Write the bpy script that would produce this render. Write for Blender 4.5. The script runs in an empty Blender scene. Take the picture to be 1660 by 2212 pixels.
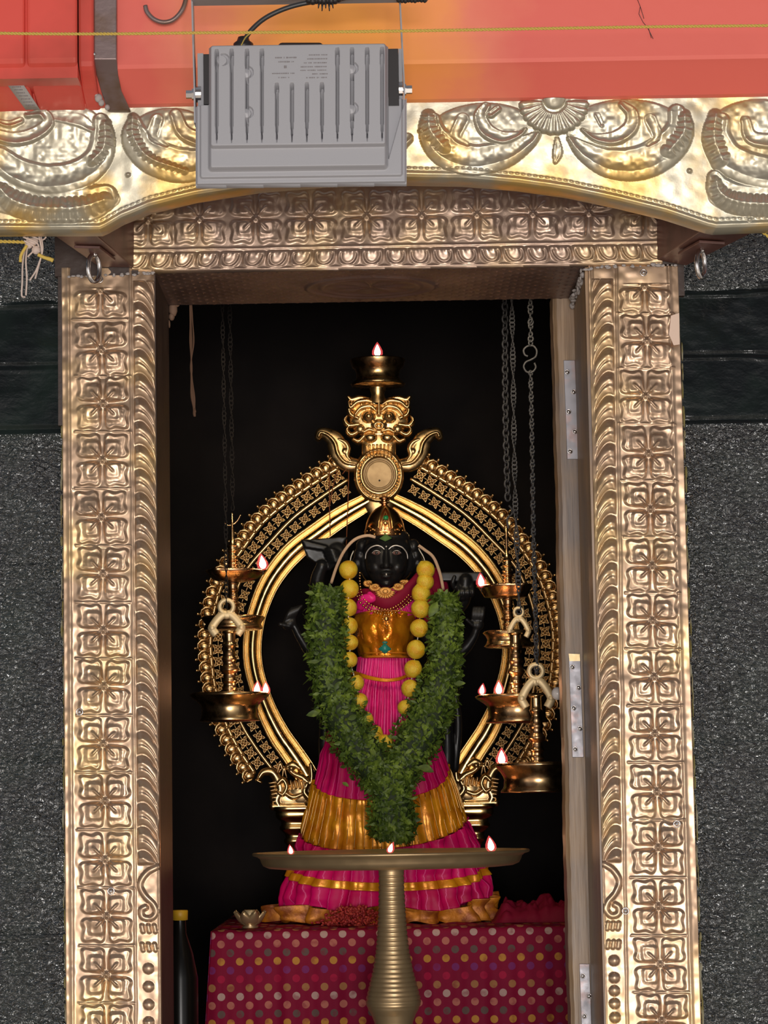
import bpy, bmesh, math, random
import numpy as np
from mathutils import Vector, Matrix

random.seed(7)
rng = np.random.default_rng(11)
SC = bpy.context.scene
COL = SC.collection

# ------------------------------------------------------------------ camera
FPX, IW, IH = 5600.0, 1660.0, 2212.0
D, EYE = 4.5, 1.5
PITCH, ROLL = math.radians(6.42), math.radians(-0.95)
cam_d = bpy.data.cameras.new('camera')
cam_d.sensor_fit = 'VERTICAL'
cam_d.sensor_height = 24.0
cam_d.sensor_width = 18.0
cam_d.lens = 24.0 * FPX / IH
cam_d.clip_end = 60
cam = bpy.data.objects.new('camera', cam_d)
CAM_M = Matrix.Translation((0, -D, EYE)) @ Matrix.Rotation(math.pi / 2 + PITCH, 4, 'X') @ Matrix.Rotation(ROLL, 4, 'Z')
cam.matrix_world = CAM_M
COL.objects.link(cam)
SC.camera = cam

# ------------------------------------------------------------------ world
world = bpy.data.worlds.new('courtyard')
SC.world = world
world.use_nodes = True
wn = world.node_tree
wn.nodes.clear()
w_out = wn.nodes.new('ShaderNodeOutputWorld')
w_bg = wn.nodes.new('ShaderNodeBackground')
w_tc = wn.nodes.new('ShaderNodeTexCoord')
w_sep = wn.nodes.new('ShaderNodeSeparateXYZ')
w_ramp = wn.nodes.new('ShaderNodeValToRGB')
w_map = wn.nodes.new('ShaderNodeMapRange')
wn.links.new(w_tc.outputs['Generated'], w_sep.inputs[0])
wn.links.new(w_sep.outputs['Z'], w_map.inputs['Value'])
w_map.inputs['From Min'].default_value = -1
w_map.inputs['From Max'].default_value = 1
wn.links.new(w_map.outputs[0], w_ramp.inputs['Fac'])
cr = w_ramp.color_ramp
cr.elements[0].position = 0.0
cr.elements[0].color = (0.20, 0.17, 0.15, 1)
cr.elements[1].position = 1.0
cr.elements[1].color = (0.25, 0.27, 0.31, 1)
for p_, c_ in ((0.30, (0.40, 0.35, 0.30, 1)), (0.45, (0.78, 0.70, 0.62, 1)), (0.515, (0.85, 0.83, 0.83, 1)), (0.56, (0.30, 0.31, 0.34, 1)), (0.62, (0.08, 0.085, 0.10, 1)), (0.80, (0.10, 0.11, 0.13, 1)), (0.90, (0.22, 0.23, 0.26, 1))):
    e_ = cr.elements.new(p_)
    e_.color = c_
w_noise = wn.nodes.new('ShaderNodeTexNoise')
w_noise.inputs['Scale'].default_value = 4.2
w_noise.inputs['Detail'].default_value = 3
w_nr = wn.nodes.new('ShaderNodeMapRange')
w_nr.inputs['From Min'].default_value = 0.38
w_nr.inputs['From Max'].default_value = 0.62
w_nr.inputs['To Min'].default_value = 0.35
w_nr.inputs['To Max'].default_value = 1.5
wn.links.new(w_tc.outputs['Generated'], w_noise.inputs['Vector'])
wn.links.new(w_noise.outputs['Fac'], w_nr.inputs['Value'])
w_mul = wn.nodes.new('ShaderNodeMath')
w_mul.operation = 'MULTIPLY'
w_mul.inputs[1].default_value = 1.20          # world strength
wn.links.new(w_nr.outputs[0], w_mul.inputs[0])
wn.links.new(w_ramp.outputs['Color'], w_bg.inputs['Color'])
wn.links.new(w_mul.outputs[0], w_bg.inputs['Strength'])
wn.links.new(w_bg.outputs[0], w_out.inputs['Surface'])


def area(name, loc, target, size, power, color, size_y=None):
    l = bpy.data.lights.new(name, 'AREA')
    l.energy = power
    l.color = color
    l.size = size
    if size_y:
        l.shape = 'RECTANGLE'
        l.size_y = size_y
    o = bpy.data.objects.new(name, l)
    o.location = loc
    d = Vector(target) - Vector(loc)
    o.rotation_euler = d.to_track_quat('-Z', 'Y').to_euler()
    COL.objects.link(o)
    return o


def spot(name, loc, target, power, color, angle, radius=0.03, blend=0.6):
    l = bpy.data.lights.new(name, 'SPOT')
    l.energy = power
    l.color = color
    l.spot_size = math.radians(angle)
    l.spot_blend = blend
    l.shadow_soft_size = radius
    o = bpy.data.objects.new(name, l)
    o.location = loc
    d = Vector(target) - Vector(loc)
    o.rotation_euler = d.to_track_quat('-Z', 'Y').to_euler()
    COL.objects.link(o)
    return o


area('courtyard_daylight', (0.2, -8.5, 1.15), (0, 0, 1.9), 1.5, 270, (1.0, 0.95, 0.91), 1.2)
area('sunlit_paving_light', (0.6, -3.6, 0.15), (0.1, 0, 2.2), 1.8, 12, (1.0, 0.92, 0.82), 1.0)
spot('shrine_lamp_upper', (-0.22, 0.42, 2.52), (0.0, 1.45, 1.75), 9, (1.0, 0.80, 0.52), 95, 0.035)
spot('shrine_lamp_upper_right', (0.26, 0.42, 2.52), (0.0, 1.45, 1.7), 7, (1.0, 0.80, 0.52), 95, 0.035)

SC.view_settings.view_transform = 'Standard'
SC.view_settings.look = 'None'
SC.view_settings.exposure = 0.0
SC.view_settings.gamma = 1.0
SC.view_settings.use_curve_mapping = False

# ------------------------------------------------------------------ projection helpers
RM = np.array(CAM_M.to_3x3())
CP = np.array([0.0, -D, EYE])


def ats(px, py, Y):
    """photo pixels (arrays) on the upright plane y=Y -> world points"""
    px, py, Y = np.broadcast_arrays(np.asarray(px, float), np.asarray(py, float), np.asarray(Y, float))
    d = np.stack([(px - IW / 2) / FPX, -(py - IH / 2) / FPX, -np.ones_like(px)], -1) @ RM.T
    t = (Y - CP[1]) / d[..., 1]
    return CP + d * t[..., None]


def at(px, py, Y):
    return Vector(ats(px, py, Y).tolist())


def mpp(Y):
    return (D + Y) / FPX


# ------------------------------------------------------------------ materials
MATS = {}


def mat(name, color, rough=0.5, metal=0.0, bump=None, spec=0.5, tint=None, emit=None, coat=0.0, rvar=None, sheen=0.0, aniso=0.0):
    """tint=(color2, scale, lo, hi)  bump=(scale, strength, distance)  rvar=(scale, amount)"""
    if name in MATS:
        return MATS[name]
    m = bpy.data.materials.new(name)
    m.use_nodes = True
    nt = m.node_tree
    b = nt.nodes['Principled BSDF']
    b.inputs['Base Color'].default_value = (*color, 1)
    b.inputs['Roughness'].default_value = rough
    b.inputs['Metallic'].default_value = metal
    b.inputs['Specular IOR Level'].default_value = spec
    if coat:
        b.inputs['Coat Weight'].default_value = coat
    if sheen:
        b.inputs['Sheen Weight'].default_value = sheen
    tc = nt.nodes.new('ShaderNodeTexCoord')
    if tint:
        n = nt.nodes.new('ShaderNodeTexNoise')
        n.inputs['Scale'].default_value = tint[1]
        n.inputs['Detail'].default_value = 4
        nt.links.new(tc.outputs['Object'], n.inputs['Vector'])
        r = nt.nodes.new('ShaderNodeValToRGB')
        r.color_ramp.elements[0].position = tint[2]
        r.color_ramp.elements[0].color = (*color, 1)
        r.color_ramp.elements[1].position = tint[3]
        r.color_ramp.elements[1].color = (*tint[0], 1)
        nt.links.new(n.outputs['Fac'], r.inputs['Fac'])
        nt.links.new(r.outputs['Color'], b.inputs['Base Color'])
    if rvar:
        n = nt.nodes.new('ShaderNodeTexNoise')
        n.inputs['Scale'].default_value = rvar[0]
        n.inputs['Detail'].default_value = 5
        nt.links.new(tc.outputs['Object'], n.inputs['Vector'])
        mr = nt.nodes.new('ShaderNodeMapRange')
        mr.inputs['From Min'].default_value = 0.3
        mr.inputs['From Max'].default_value = 0.7
        mr.inputs['To Min'].default_value = max(0.02, rough - rvar[1])
        mr.inputs['To Max'].default_value = rough + rvar[1]
        nt.links.new(n.outputs['Fac'], mr.inputs['Value'])
        nt.links.new(mr.outputs[0], b.inputs['Roughness'])
    if bump:
        n = nt.nodes.new('ShaderNodeTexNoise')
        n.inputs['Scale'].default_value = bump[0]
        n.inputs['Detail'].default_value = 3
        nt.links.new(tc.outputs['Object'], n.inputs['Vector'])
        bp = nt.nodes.new('ShaderNodeBump')
        bp.inputs['Strength'].default_value = bump[1]
        bp.inputs['Distance'].default_value = bump[2]
        nt.links.new(n.outputs['Fac'], bp.inputs['Height'])
        nt.links.new(bp.outputs[0], b.inputs['Normal'])
    if emit:
        b.inputs['Emission Color'].default_value = (*emit[0], 1)
        b.inputs['Emission Strength'].default_value = emit[1]
    MATS[name] = m
    return m


M_FRAME = mat('embossed_brass_sheet', (0.44, 0.30, 0.20), 0.34, 0.74, bump=(120, 0.08, 0.0006), tint=((0.62, 0.42, 0.20), 7, 0.50, 0.70), rvar=(30, 0.08))
M_LINTEL = mat('embossed_lintel_sheet', (0.42, 0.30, 0.23), 0.37, 0.68, bump=(420, 0.12, 0.0006), tint=((0.62, 0.43, 0.22), 6, 0.5, 0.7), rvar=(30, 0.09))
M_FASCIA = mat('pale_embossed_brass', (0.46, 0.42, 0.32), 0.36, 0.62, bump=(160, 0.12, 0.001), tint=((0.64, 0.42, 0.14), 8, 0.46, 0.62), rvar=(40, 0.08))
M_ARCH = mat('polished_gold_brass', (0.78, 0.53, 0.22), 0.22, 1.0, bump=(16, 0.12, 0.001), rvar=(60, 0.06))
M_ARCHD = mat('cast_arch_brass', (0.74, 0.50, 0.24), 0.32, 1.0, bump=(300, 0.2, 0.0006), rvar=(60, 0.08))
M_BRONZE = mat('bronze_lamp', (0.56, 0.33, 0.17), 0.27, 1.0, bump=(60, 0.08, 0.001), rvar=(50, 0.08), tint=((0.62, 0.42, 0.2), 12, 0.45, 0.6))
M_PILLAR = mat('aged_brass_pillar', (0.62, 0.44, 0.24), 0.40, 0.72, bump=(90, 0.1, 0.001), rvar=(40, 0.08))
M_SHACKLE = mat('cast_yellow_brass', (0.74, 0.57, 0.33), 0.5, 0.5)
M_CROWN = mat('red_gold', (0.72, 0.36, 0.16), 0.26, 1.0, bump=(160, 0.4, 0.001))
M_GOLD = mat('jewellery_gold', (0.82, 0.50, 0.18), 0.30, 1.0, bump=(300, 0.3, 0.0006))
M_MATTGOLD = mat('matt_gold_medallion', (0.70, 0.36, 0.10), 0.5, 0.6, bump=(300, 0.4, 0.0008))
M_IRON = mat('dark_chain_iron', (0.05, 0.05, 0.056), 0.6, 0.4)
M_BLACKIRON = mat('black_iron', (0.012, 0.010, 0.010), 0.8, spec=0.15)  # darker iron, for the left chains only
M_STEEL = mat('steel', (0.62, 0.58, 0.56), 0.22, 1.0)
M_ZINC = mat('worn_zinc_plate', (0.29, 0.28, 0.30), 0.45, 0.6, tint=((0.36, 0.27, 0.26), 45, 0.5, 0.68), rvar=(60, 0.1))
M_STRAP = mat('old_iron_strap', (0.27, 0.20, 0.19), 0.42, 0.6, tint=((0.19, 0.11, 0.06), 16, 0.42, 0.62), bump=(120, 0.3, 0.001))
M_STONE = mat('black_carved_stone', (0.010, 0.010, 0.011), 0.38, 0.0, spec=0.36, bump=(90, 0.12, 0.002), rvar=(25, 0.1))
M_HEAD = M_STONE
M_SOOT = mat('sooty_wall', (0.009, 0.007, 0.007), 0.85, spec=0.2, bump=(12, 0.5, 0.01), tint=((0.016, 0.012, 0.011), 2.5, 0.45, 0.6))
M_REVEAL = mat('dark_oiled_wood', (0.036, 0.018, 0.012), 0.5, bump=(60, 0.4, 0.002), tint=((0.05, 0.028, 0.02), 14, 0.4, 0.6))
M_BRACKET = mat('maroon_varnished_wood', (0.135, 0.055, 0.042), 0.40, bump=(50, 0.15, 0.001), tint=((0.09, 0.035, 0.026), 18, 0.4, 0.6))
M_GREY = mat('grey_cast_aluminium', (0.37, 0.365, 0.385), 0.52, 0.15, bump=(500, 0.15, 0.0004))
M_BLACKP = mat('black_plastic', (0.022, 0.018, 0.018), 0.42)
M_INK = mat('faded_print', (0.20, 0.175, 0.175), 0.6)
M_CABLE = mat('black_cable', (0.035, 0.033, 0.033), 0.38)
M_YCORD = mat('yellow_twine', (0.62, 0.44, 0.09), 0.7)
M_PALE = mat('pale_dry_thread', (0.62, 0.50, 0.44), 0.8)
M_DRY = mat('dry_brown_palm_strip', (0.13, 0.065, 0.035), 0.8)
M_STRING = mat('cream_fibre_strap', (0.62, 0.42, 0.27), 0.7, bump=(300, 0.4, 0.001))
M_WHITE = mat('white_thread', (0.75, 0.70, 0.62), 0.7)
M_LEMON = mat('lemon_skin', (0.74, 0.54, 0.04), 0.40, bump=(9, 0.25, 0.04), tint=((0.70, 0.37, 0.015), 1.6, 0.42, 0.66), spec=0.5)
M_LEAF = mat('green_basil_leaf', (0.055, 0.098, 0.014), 0.5, tint=((0.16, 0.245, 0.030), 42, 0.46, 0.66), spec=0.35)
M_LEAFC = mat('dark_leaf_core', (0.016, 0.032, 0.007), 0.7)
M_PINK = mat('magenta_satin', (0.74, 0.003, 0.150), 0.48, bump=(60, 0.12, 0.0015), tint=((0.52, 0.001, 0.080), 8, 0.42, 0.62), spec=0.22)
M_PINKB = mat('bright_pink_satin', (0.84, 0.02, 0.25), 0.36, bump=(80, 0.15, 0.002), tint=((0.60, 0.005, 0.14), 20, 0.4, 0.6), spec=0.4)
M_SCARF = mat('crimson_velvet', (0.22, 0.005, 0.030), 0.65, spec=0.2)
M_ZARI = mat('gold_tissue', (0.88, 0.36, 0.012), 0.30, 0.32, bump=(45, 0.4, 0.003), tint=((0.68, 0.21, 0.008), 30, 0.4, 0.65))
M_BODICE = mat('crumpled_gold_satin', (0.80, 0.30, 0.012), 0.20, 0.6, bump=(34, 0.75, 0.006), tint=((0.62, 0.17, 0.008), 30, 0.4, 0.65))
M_HEM = mat('gold_hem', (0.68, 0.24, 0.015), 0.45, 0.25, bump=(70, 0.5, 0.003), tint=((0.32, 0.08, 0.012), 28, 0.42, 0.6))
M_GREEN = mat('green_paste', (0.10, 0.20, 0.05), 0.8)
M_EMER = mat('emerald_glass', (0.01, 0.22, 0.06), 0.1, coat=0.5)
M_TEAL = mat('teal_beads', (0.02, 0.22, 0.19), 0.3)
M_SILVER = mat('silver_line', (0.75, 0.72, 0.68), 0.35, 0.6)
M_EYE = mat('polished_eye', (0.16, 0.085, 0.075), 0.15, coat=0.6)
M_PETAL = mat('red_petals', (0.34, 0.018, 0.02), 0.6, tint=((0.50, 0.05, 0.03), 60, 0.45, 0.6))
M_LABEL = mat('grey_foil_label', (0.50, 0.47, 0.46), 0.45)
M_MORTAR = mat('white_mortar', (0.42, 0.38, 0.36), 0.85, bump=(90, 0.6, 0.004))
M_KNOB = mat('frosted_glass_knob', (0.62, 0.56, 0.52), 0.32, bump=(60, 0.2, 0.002), coat=0.3)
M_YCAP = mat('mustard_plastic_cap', (0.65, 0.36, 0.02), 0.45)
M_BOTTLE = mat('dark_bottle_glass', (0.008, 0.007, 0.006), 0.25, spec=0.3)
M_WICK = mat('burnt_wick', (0.03, 0.02, 0.015), 0.9)
M_LENSHALO = bpy.data.materials.new('lens_halo_glow')
M_FLAME = mat('flame_core', (1, 0.8, 0.5), 0.5, emit=((1.0, 0.74, 0.52), 14.0))
M_DISC = mat('worn_brass_disc', (0.42, 0.28, 0.14), 0.55, 0.6, bump=(90, 0.1, 0.001), tint=((0.55, 0.38, 0.2), 30, 0.4, 0.6))
M_PEACH = mat('peach_flaking_plaster', (0.80, 0.60, 0.48), 0.8)


def striped(m, n, line, width):
    """thin woven lines running down the cloth"""
    nt = m.node_tree
    b = nt.nodes['Principled BSDF']
    src = b.inputs['Base Color'].links[0].from_socket
    uv = nt.nodes.new('ShaderNodeUVMap')
    sp_ = nt.nodes.new('ShaderNodeSeparateXYZ')
    nt.links.new(uv.outputs[0], sp_.inputs[0])
    nz_ = nt.nodes.new('ShaderNodeTexNoise')
    nz_.inputs['Scale'].default_value = 9
    nt.links.new(uv.outputs[0], nz_.inputs['Vector'])
    wob = math_(nt, 'MULTIPLY', nz_.outputs['Fac'], 0.35)
    f = math_(nt, 'FRACT', math_(nt, 'ADD', math_(nt, 'MULTIPLY', sp_.outputs['X'], n), wob))
    k = math_(nt, 'LESS_THAN', f, width)
    mx = nt.nodes.new('ShaderNodeMix')
    mx.data_type = 'RGBA'
    mx.inputs['B'].default_value = (*line, 1)
    nt.links.new(src, mx.inputs['A'])
    nt.links.new(math_(nt, 'MULTIPLY', k, 0.75), mx.inputs['Factor'])
    nt.links.new(mx.outputs['Result'], b.inputs['Base Color'])


def lens_halo():  # glowing reddish shell that imitates lens glow around a flame
    m = M_LENSHALO
    m.use_nodes = True
    nt = m.node_tree
    nt.nodes.clear()
    out = nt.nodes.new('ShaderNodeOutputMaterial')
    mx = nt.nodes.new('ShaderNodeMixShader')
    tr_ = nt.nodes.new('ShaderNodeBsdfTransparent')
    em = nt.nodes.new('ShaderNodeEmission')
    em.inputs['Color'].default_value = (1.0, 0.10, 0.10, 1)
    em.inputs['Strength'].default_value = 2.2
    mx.inputs[0].default_value = 0.16
    nt.links.new(tr_.outputs[0], mx.inputs[1])
    nt.links.new(em.outputs[0], mx.inputs[2])
    nt.links.new(mx.outputs[0], out.inputs['Surface'])


lens_halo()


def nd(nt, kind, **kw):
    n = nt.nodes.new(kind)
    for k, v in kw.items():
        setattr(n, k, v)
    return n


def math_(nt, op, a, b=None):
    n = nt.nodes.new('ShaderNodeMath')
    n.operation = op
    for i, v in enumerate((a, b)):
        if v is None:
            continue
        if isinstance(v, (int, float)):
            n.inputs[i].default_value = v
        else:
            nt.links.new(v, n.inputs[i])
    return n.outputs[0]


def wood_weathered():
    m = bpy.data.materials.new('weathered_door_wood')
    m.use_nodes = True
    nt = m.node_tree
    b = nt.nodes['Principled BSDF']
    tc = nd(nt, 'ShaderNodeTexCoord')
    mp = nd(nt, 'ShaderNodeMapping')
    mp.inputs['Scale'].default_value = (95, 95, 4.5)
    nt.links.new(tc.outputs['Object'], mp.inputs['Vector'])
    n1 = nd(nt, 'ShaderNodeTexNoise')
    n1.inputs['Scale'].default_value = 1.6
    n1.inputs['Detail'].default_value = 6
    nt.links.new(mp.outputs[0], n1.inputs['Vector'])
    n2 = nd(nt, 'ShaderNodeTexNoise')
    n2.inputs['Scale'].default_value = 5
    n2.inputs['Detail'].default_value = 4
    nt.links.new(tc.outputs['Object'], n2.inputs['Vector'])
    r1 = nd(nt, 'ShaderNodeValToRGB')
    e = r1.color_ramp.elements
    e[0].position, e[0].color = 0.32, (0.075, 0.045, 0.028, 1)
    e[1].position, e[1].color = 0.70, (0.40, 0.29, 0.20, 1)
    x = e.new(0.52)
    x.color = (0.22, 0.145, 0.095, 1)
    nt.links.new(n1.outputs['Fac'], r1.inputs['Fac'])
    r2 = nd(nt, 'ShaderNodeValToRGB')
    e = r2.color_ramp.elements
    e[0].position, e[0].color = 0.40, (0.27, 0.24, 0.23, 1)
    e[1].position, e[1].color = 0.62, (0.55, 0.33, 0.14, 1)
    nt.links.new(n2.outputs['Fac'], r2.inputs['Fac'])
    mx = nd(nt, 'ShaderNodeMix', data_type='RGBA')
    mx.inputs['Factor'].default_value = 0.38
    nt.links.new(r1.outputs['Color'], mx.inputs['A'])
    nt.links.new(r2.outputs['Color'], mx.inputs['B'])
    nt.links.new(mx.outputs['Result'], b.inputs['Base Color'])
    b.inputs['Roughness'].default_value = 0.42
    bp = nd(nt, 'ShaderNodeBump')
    bp.inputs['Strength'].default_value = 0.5
    bp.inputs['Distance'].default_value = 0.002
    nt.links.new(n1.outputs['Fac'], bp.inputs['Height'])
    nt.links.new(bp.outputs[0], b.inputs['Normal'])
    return m


striped(M_PINK, 58, (0.88, 0.12, 0.36), 0.08)
striped(M_PINKB, 76, (0.92, 0.20, 0.48), 0.14)
M_WOOD = wood_weathered()


def painted_beam():
    """salmon paint, with warm light painted into the middle stretch as orange"""
    m = bpy.data.materials.new('salmon_paint_with_warm_glow')
    m.use_nodes = True
    nt = m.node_tree
    b = nt.nodes['Principled BSDF']
    g = nd(nt, 'ShaderNodeNewGeometry')
    s = nd(nt, 'ShaderNodeSeparateXYZ')
    nt.links.new(g.outputs['Position'], s.inputs[0])
    n = nd(nt, 'ShaderNodeTexNoise')
    n.inputs['Scale'].default_value = 9
    n.inputs['Detail'].default_value = 5
    nt.links.new(g.outputs['Position'], n.inputs['Vector'])
    dx = math_(nt, 'ABSOLUTE', math_(nt, 'SUBTRACT', s.outputs['X'], -0.06))  # distance from the middle of the painted-in warm glow
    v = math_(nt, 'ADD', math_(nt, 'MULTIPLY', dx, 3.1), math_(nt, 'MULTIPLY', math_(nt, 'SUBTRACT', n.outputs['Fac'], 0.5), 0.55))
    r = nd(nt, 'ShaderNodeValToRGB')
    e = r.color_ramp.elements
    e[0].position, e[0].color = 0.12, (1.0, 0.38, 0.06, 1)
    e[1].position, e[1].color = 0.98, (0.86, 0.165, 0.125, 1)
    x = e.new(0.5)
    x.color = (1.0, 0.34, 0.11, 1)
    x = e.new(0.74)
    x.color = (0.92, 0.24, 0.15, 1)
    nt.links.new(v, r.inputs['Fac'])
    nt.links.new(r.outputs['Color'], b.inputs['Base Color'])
    b.inputs['Roughness'].default_value = 0.42
    n2 = nd(nt, 'ShaderNodeTexNoise')
    n2.inputs['Scale'].default_value = 40
    bp = nd(nt, 'ShaderNodeBump')
    bp.inputs['Strength'].default_value = 0.12
    bp.inputs['Distance'].default_value = 0.003
    nt.links.new(g.outputs['Position'], n2.inputs['Vector'])
    nt.links.new(n2.outputs['Fac'], bp.inputs['Height'])
    nt.links.new(bp.outputs[0], b.inputs['Normal'])
    return m


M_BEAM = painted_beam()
M_RED = mat('red_gloss_paint', (0.78, 0.095, 0.07), 0.36, tint=((0.56, 0.075, 0.05), 6, 0.42, 0.62), bump=(30, 0.1, 0.002))


def granite():
    m = bpy.data.materials.new('pecked_black_granite')
    m.use_nodes = True
    nt = m.node_tree
    b = nt.nodes['Principled BSDF']
    g = nd(nt, 'ShaderNodeNewGeometry')
    mp = nd(nt, 'ShaderNodeMapping')
    mp.inputs['Scale'].default_value = (1, 1, 1.55)
    nt.links.new(g.outputs['Position'], mp.inputs['Vector'])
    s = nd(nt, 'ShaderNodeSeparateXYZ')
    nt.links.new(g.outputs['Position'], s.inputs[0])
    n1 = nd(nt, 'ShaderNodeTexNoise')
    n1.inputs['Scale'].default_value = 88
    n1.inputs['Detail'].default_value = 2.5
    n1.inputs['Distortion'].default_value = 1.2
    nt.links.new(mp.outputs[0], n1.inputs['Vector'])
    # polished course between two pecked ones
    zlo, zhi = ZB
    n3 = nd(nt, 'ShaderNodeTexNoise')
    n3.inputs['Scale'].default_value = 9
    n3.inputs['Detail'].default_value = 4
    nt.links.new(g.outputs['Position'], n3.inputs['Vector'])
    wob = math_(nt, 'MULTIPLY', math_(nt, 'SUBTRACT', n3.outputs['Fac'], 0.5), 0.12)
    zz = math_(nt, 'ADD', s.outputs['Z'], wob)
    up = nd(nt, 'ShaderNodeMapRange')
    up.inputs['From Min'].default_value = zhi
    up.inputs['From Max'].default_value = zhi + 0.02
    nt.links.new(zz, up.inputs['Value'])
    lo = nd(nt, 'ShaderNodeMapRange')
    lo.inputs['From Min'].default_value = zlo
    lo.inputs['From Max'].default_value = zlo - 0.02
    nt.links.new(s.outputs['Z'], lo.inputs['Value'])
    mask = math_(nt, 'MAXIMUM', up.outputs[0], lo.outputs[0])
    mr = nd(nt, 'ShaderNodeMapRange')
    mr.inputs['To Min'].default_value = 0.03
    mr.inputs['To Max'].default_value = 1.0
    nt.links.new(mask, mr.inputs['Value'])
    bp = nd(nt, 'ShaderNodeBump')
    bp.inputs['Distance'].default_value = 0.009
    nt.links.new(mr.outputs[0], bp.inputs['Strength'])
    nt.links.new(n1.outputs['Fac'], bp.inputs['Height'])
    n4 = nd(nt, 'ShaderNodeTexNoise')
    n4.inputs['Scale'].default_value = 38
    n4.inputs['Detail'].default_value = 3
    nt.links.new(mp.outputs[0], n4.inputs['Vector'])
    bp2 = nd(nt, 'ShaderNodeBump')
    bp2.inputs['Distance'].default_value = 0.004
    bp2.inputs['Strength'].default_value = 0.25
    nt.links.new(n4.outputs['Fac'], bp2.inputs['Height'])
    nt.links.new(bp.outputs[0], bp2.inputs['Normal'])
    nt.links.new(bp2.outputs[0], b.inputs['Normal'])
    r = nd(nt, 'ShaderNodeValToRGB')
    e = r.color_ramp.elements
    e[0].position, e[0].color = 0.40, (0.008, 0.010, 0.011, 1)
    e[1].position, e[1].color = 0.70, (0.014, 0.022, 0.019, 1)
    nt.links.new(n3.outputs['Fac'], r.inputs['Fac'])
    nt.links.new(r.outputs['Color'], b.inputs['Base Color'])
    rg = nd(nt, 'ShaderNodeMapRange')
    rg.inputs['To Min'].default_value = 0.13
    rg.inputs['To Max'].default_value = 0.19
    nt.links.new(mask, rg.inputs['Value'])
    nt.links.new(rg.outputs[0], b.inputs['Roughness'])
    sg = nd(nt, 'ShaderNodeMapRange')
    sg.inputs['To Min'].default_value = 0.12
    sg.inputs['To Max'].default_value = 1.0
    nt.links.new(mask, sg.inputs['Value'])
    nt.links.new(sg.outputs[0], b.inputs['Specular IOR Level'])
    b.inputs['IOR'].default_value = 1.60
    return m


ZB = (at(80, 935, 0.02).z, at(80, 655, 0.02).z)
M_GRANITE = granite()


def dotted_cloth():
    m = bpy.data.materials.new('crimson_dotted_cotton')
    m.use_nodes = True
    nt = m.node_tree
    b = nt.nodes['Principled BSDF']
    uv = nd(nt, 'ShaderNodeUVMap')
    s = nd(nt, 'ShaderNodeSeparateXYZ')
    nt.links.new(uv.outputs[0], s.inputs[0])
    PX, PY, RAD = 40.0, 18.4, 8.2
    v = math_(nt, 'DIVIDE', s.outputs['Y'], PY)
    row = math_(nt, 'FLOOR', v)
    fv = math_(nt, 'SUBTRACT', math_(nt, 'FRACT', v), 0.5)
    par = math_(nt, 'MODULO', row, 2.0)
    u = math_(nt, 'ADD', math_(nt, 'DIVIDE', s.outputs['X'], PX), math_(nt, 'MULTIPLY', par, 0.5))
    fu = math_(nt, 'SUBTRACT', math_(nt, 'FRACT', u), 0.5)
    du = math_(nt, 'MULTIPLY', fu, PX)
    dv = math_(nt, 'MULTIPLY', fv, PY)
    d = math_(nt, 'SQRT', math_(nt, 'ADD', math_(nt, 'MULTIPLY', du, du), math_(nt, 'MULTIPLY', dv, dv)))
    dot = math_(nt, 'LESS_THAN', d, RAD)
    ph = math_(nt, 'FRACT', math_(nt, 'DIVIDE', math_(nt, 'ADD', row, 0.5), 7.0))
    r = nd(nt, 'ShaderNodeValToRGB')
    r.color_ramp.interpolation = 'CONSTANT'
    cols = [(0.40, 0.17, 0.07), (0.42, 0.012, 0.055), (0.22, 0.03, 0.15), (0.56, 0.25, 0.05), (0.14, 0.085, 0.075), (0.50, 0.16, 0.12), (0.52, 0.33, 0.29)]
    e = r.color_ramp.elements
    e[0].position, e[0].color = 0.0, (*cols[0], 1)
    e[1].position, e[1].color = 1 / 7, (*cols[1], 1)
    for i in range(2, 7):
        x = e.new(i / 7)
        x.color = (*cols[i], 1)
    nt.links.new(ph, r.inputs['Fac'])
    n = nd(nt, 'ShaderNodeTexNoise')
    n.inputs['Scale'].default_value = 0.045
    nt.links.new(uv.outputs[0], n.inputs['Vector'])
    fade = nd(nt, 'ShaderNodeMapRange')
    fade.inputs['From Min'].default_value = 0.36
    fade.inputs['From Max'].default_value = 0.5
    fade.inputs['To Min'].default_value = 0.5
    fade.inputs['To Max'].default_value = 1.0
    nt.links.new(n.outputs['Fac'], fade.inputs['Value'])
    mx = nd(nt, 'ShaderNodeMix', data_type='RGBA')
    mx.inputs['A'].default_value = (0.245, 0.006, 0.036, 1)
    b.inputs['Specular IOR Level'].default_value = 0.15
    nt.links.new(r.outputs['Color'], mx.inputs['B'])
    nt.links.new(math_(nt, 'MULTIPLY', dot, fade.outputs[0]), mx.inputs['Factor'])
    nt.links.new(mx.outputs['Result'], b.inputs['Base Color'])
    b.inputs['Roughness'].default_value = 0.7
    return m


M_DOTS = dotted_cloth()

# ------------------------------------------------------------------ object helpers


def tag(o, label=None, cat=None, group=None, kind=None):
    if label:
        o['label'] = label
    if cat:
        o['category'] = cat
    if group:
        o['group'] = group
    if kind:
        o['kind'] = kind
    return o


def thing(name, loc, label, cat, group=None):
    o = bpy.data.objects.new(name, None)
    o.empty_display_size = 0.02
    o.location = loc
    COL.objects.link(o)
    return tag(o, label, cat, group)


def root_loc(p):
    v = Vector((0, 0, 0))
    while p is not None:
        v += p.location
        p = p.parent
    return v


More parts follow.
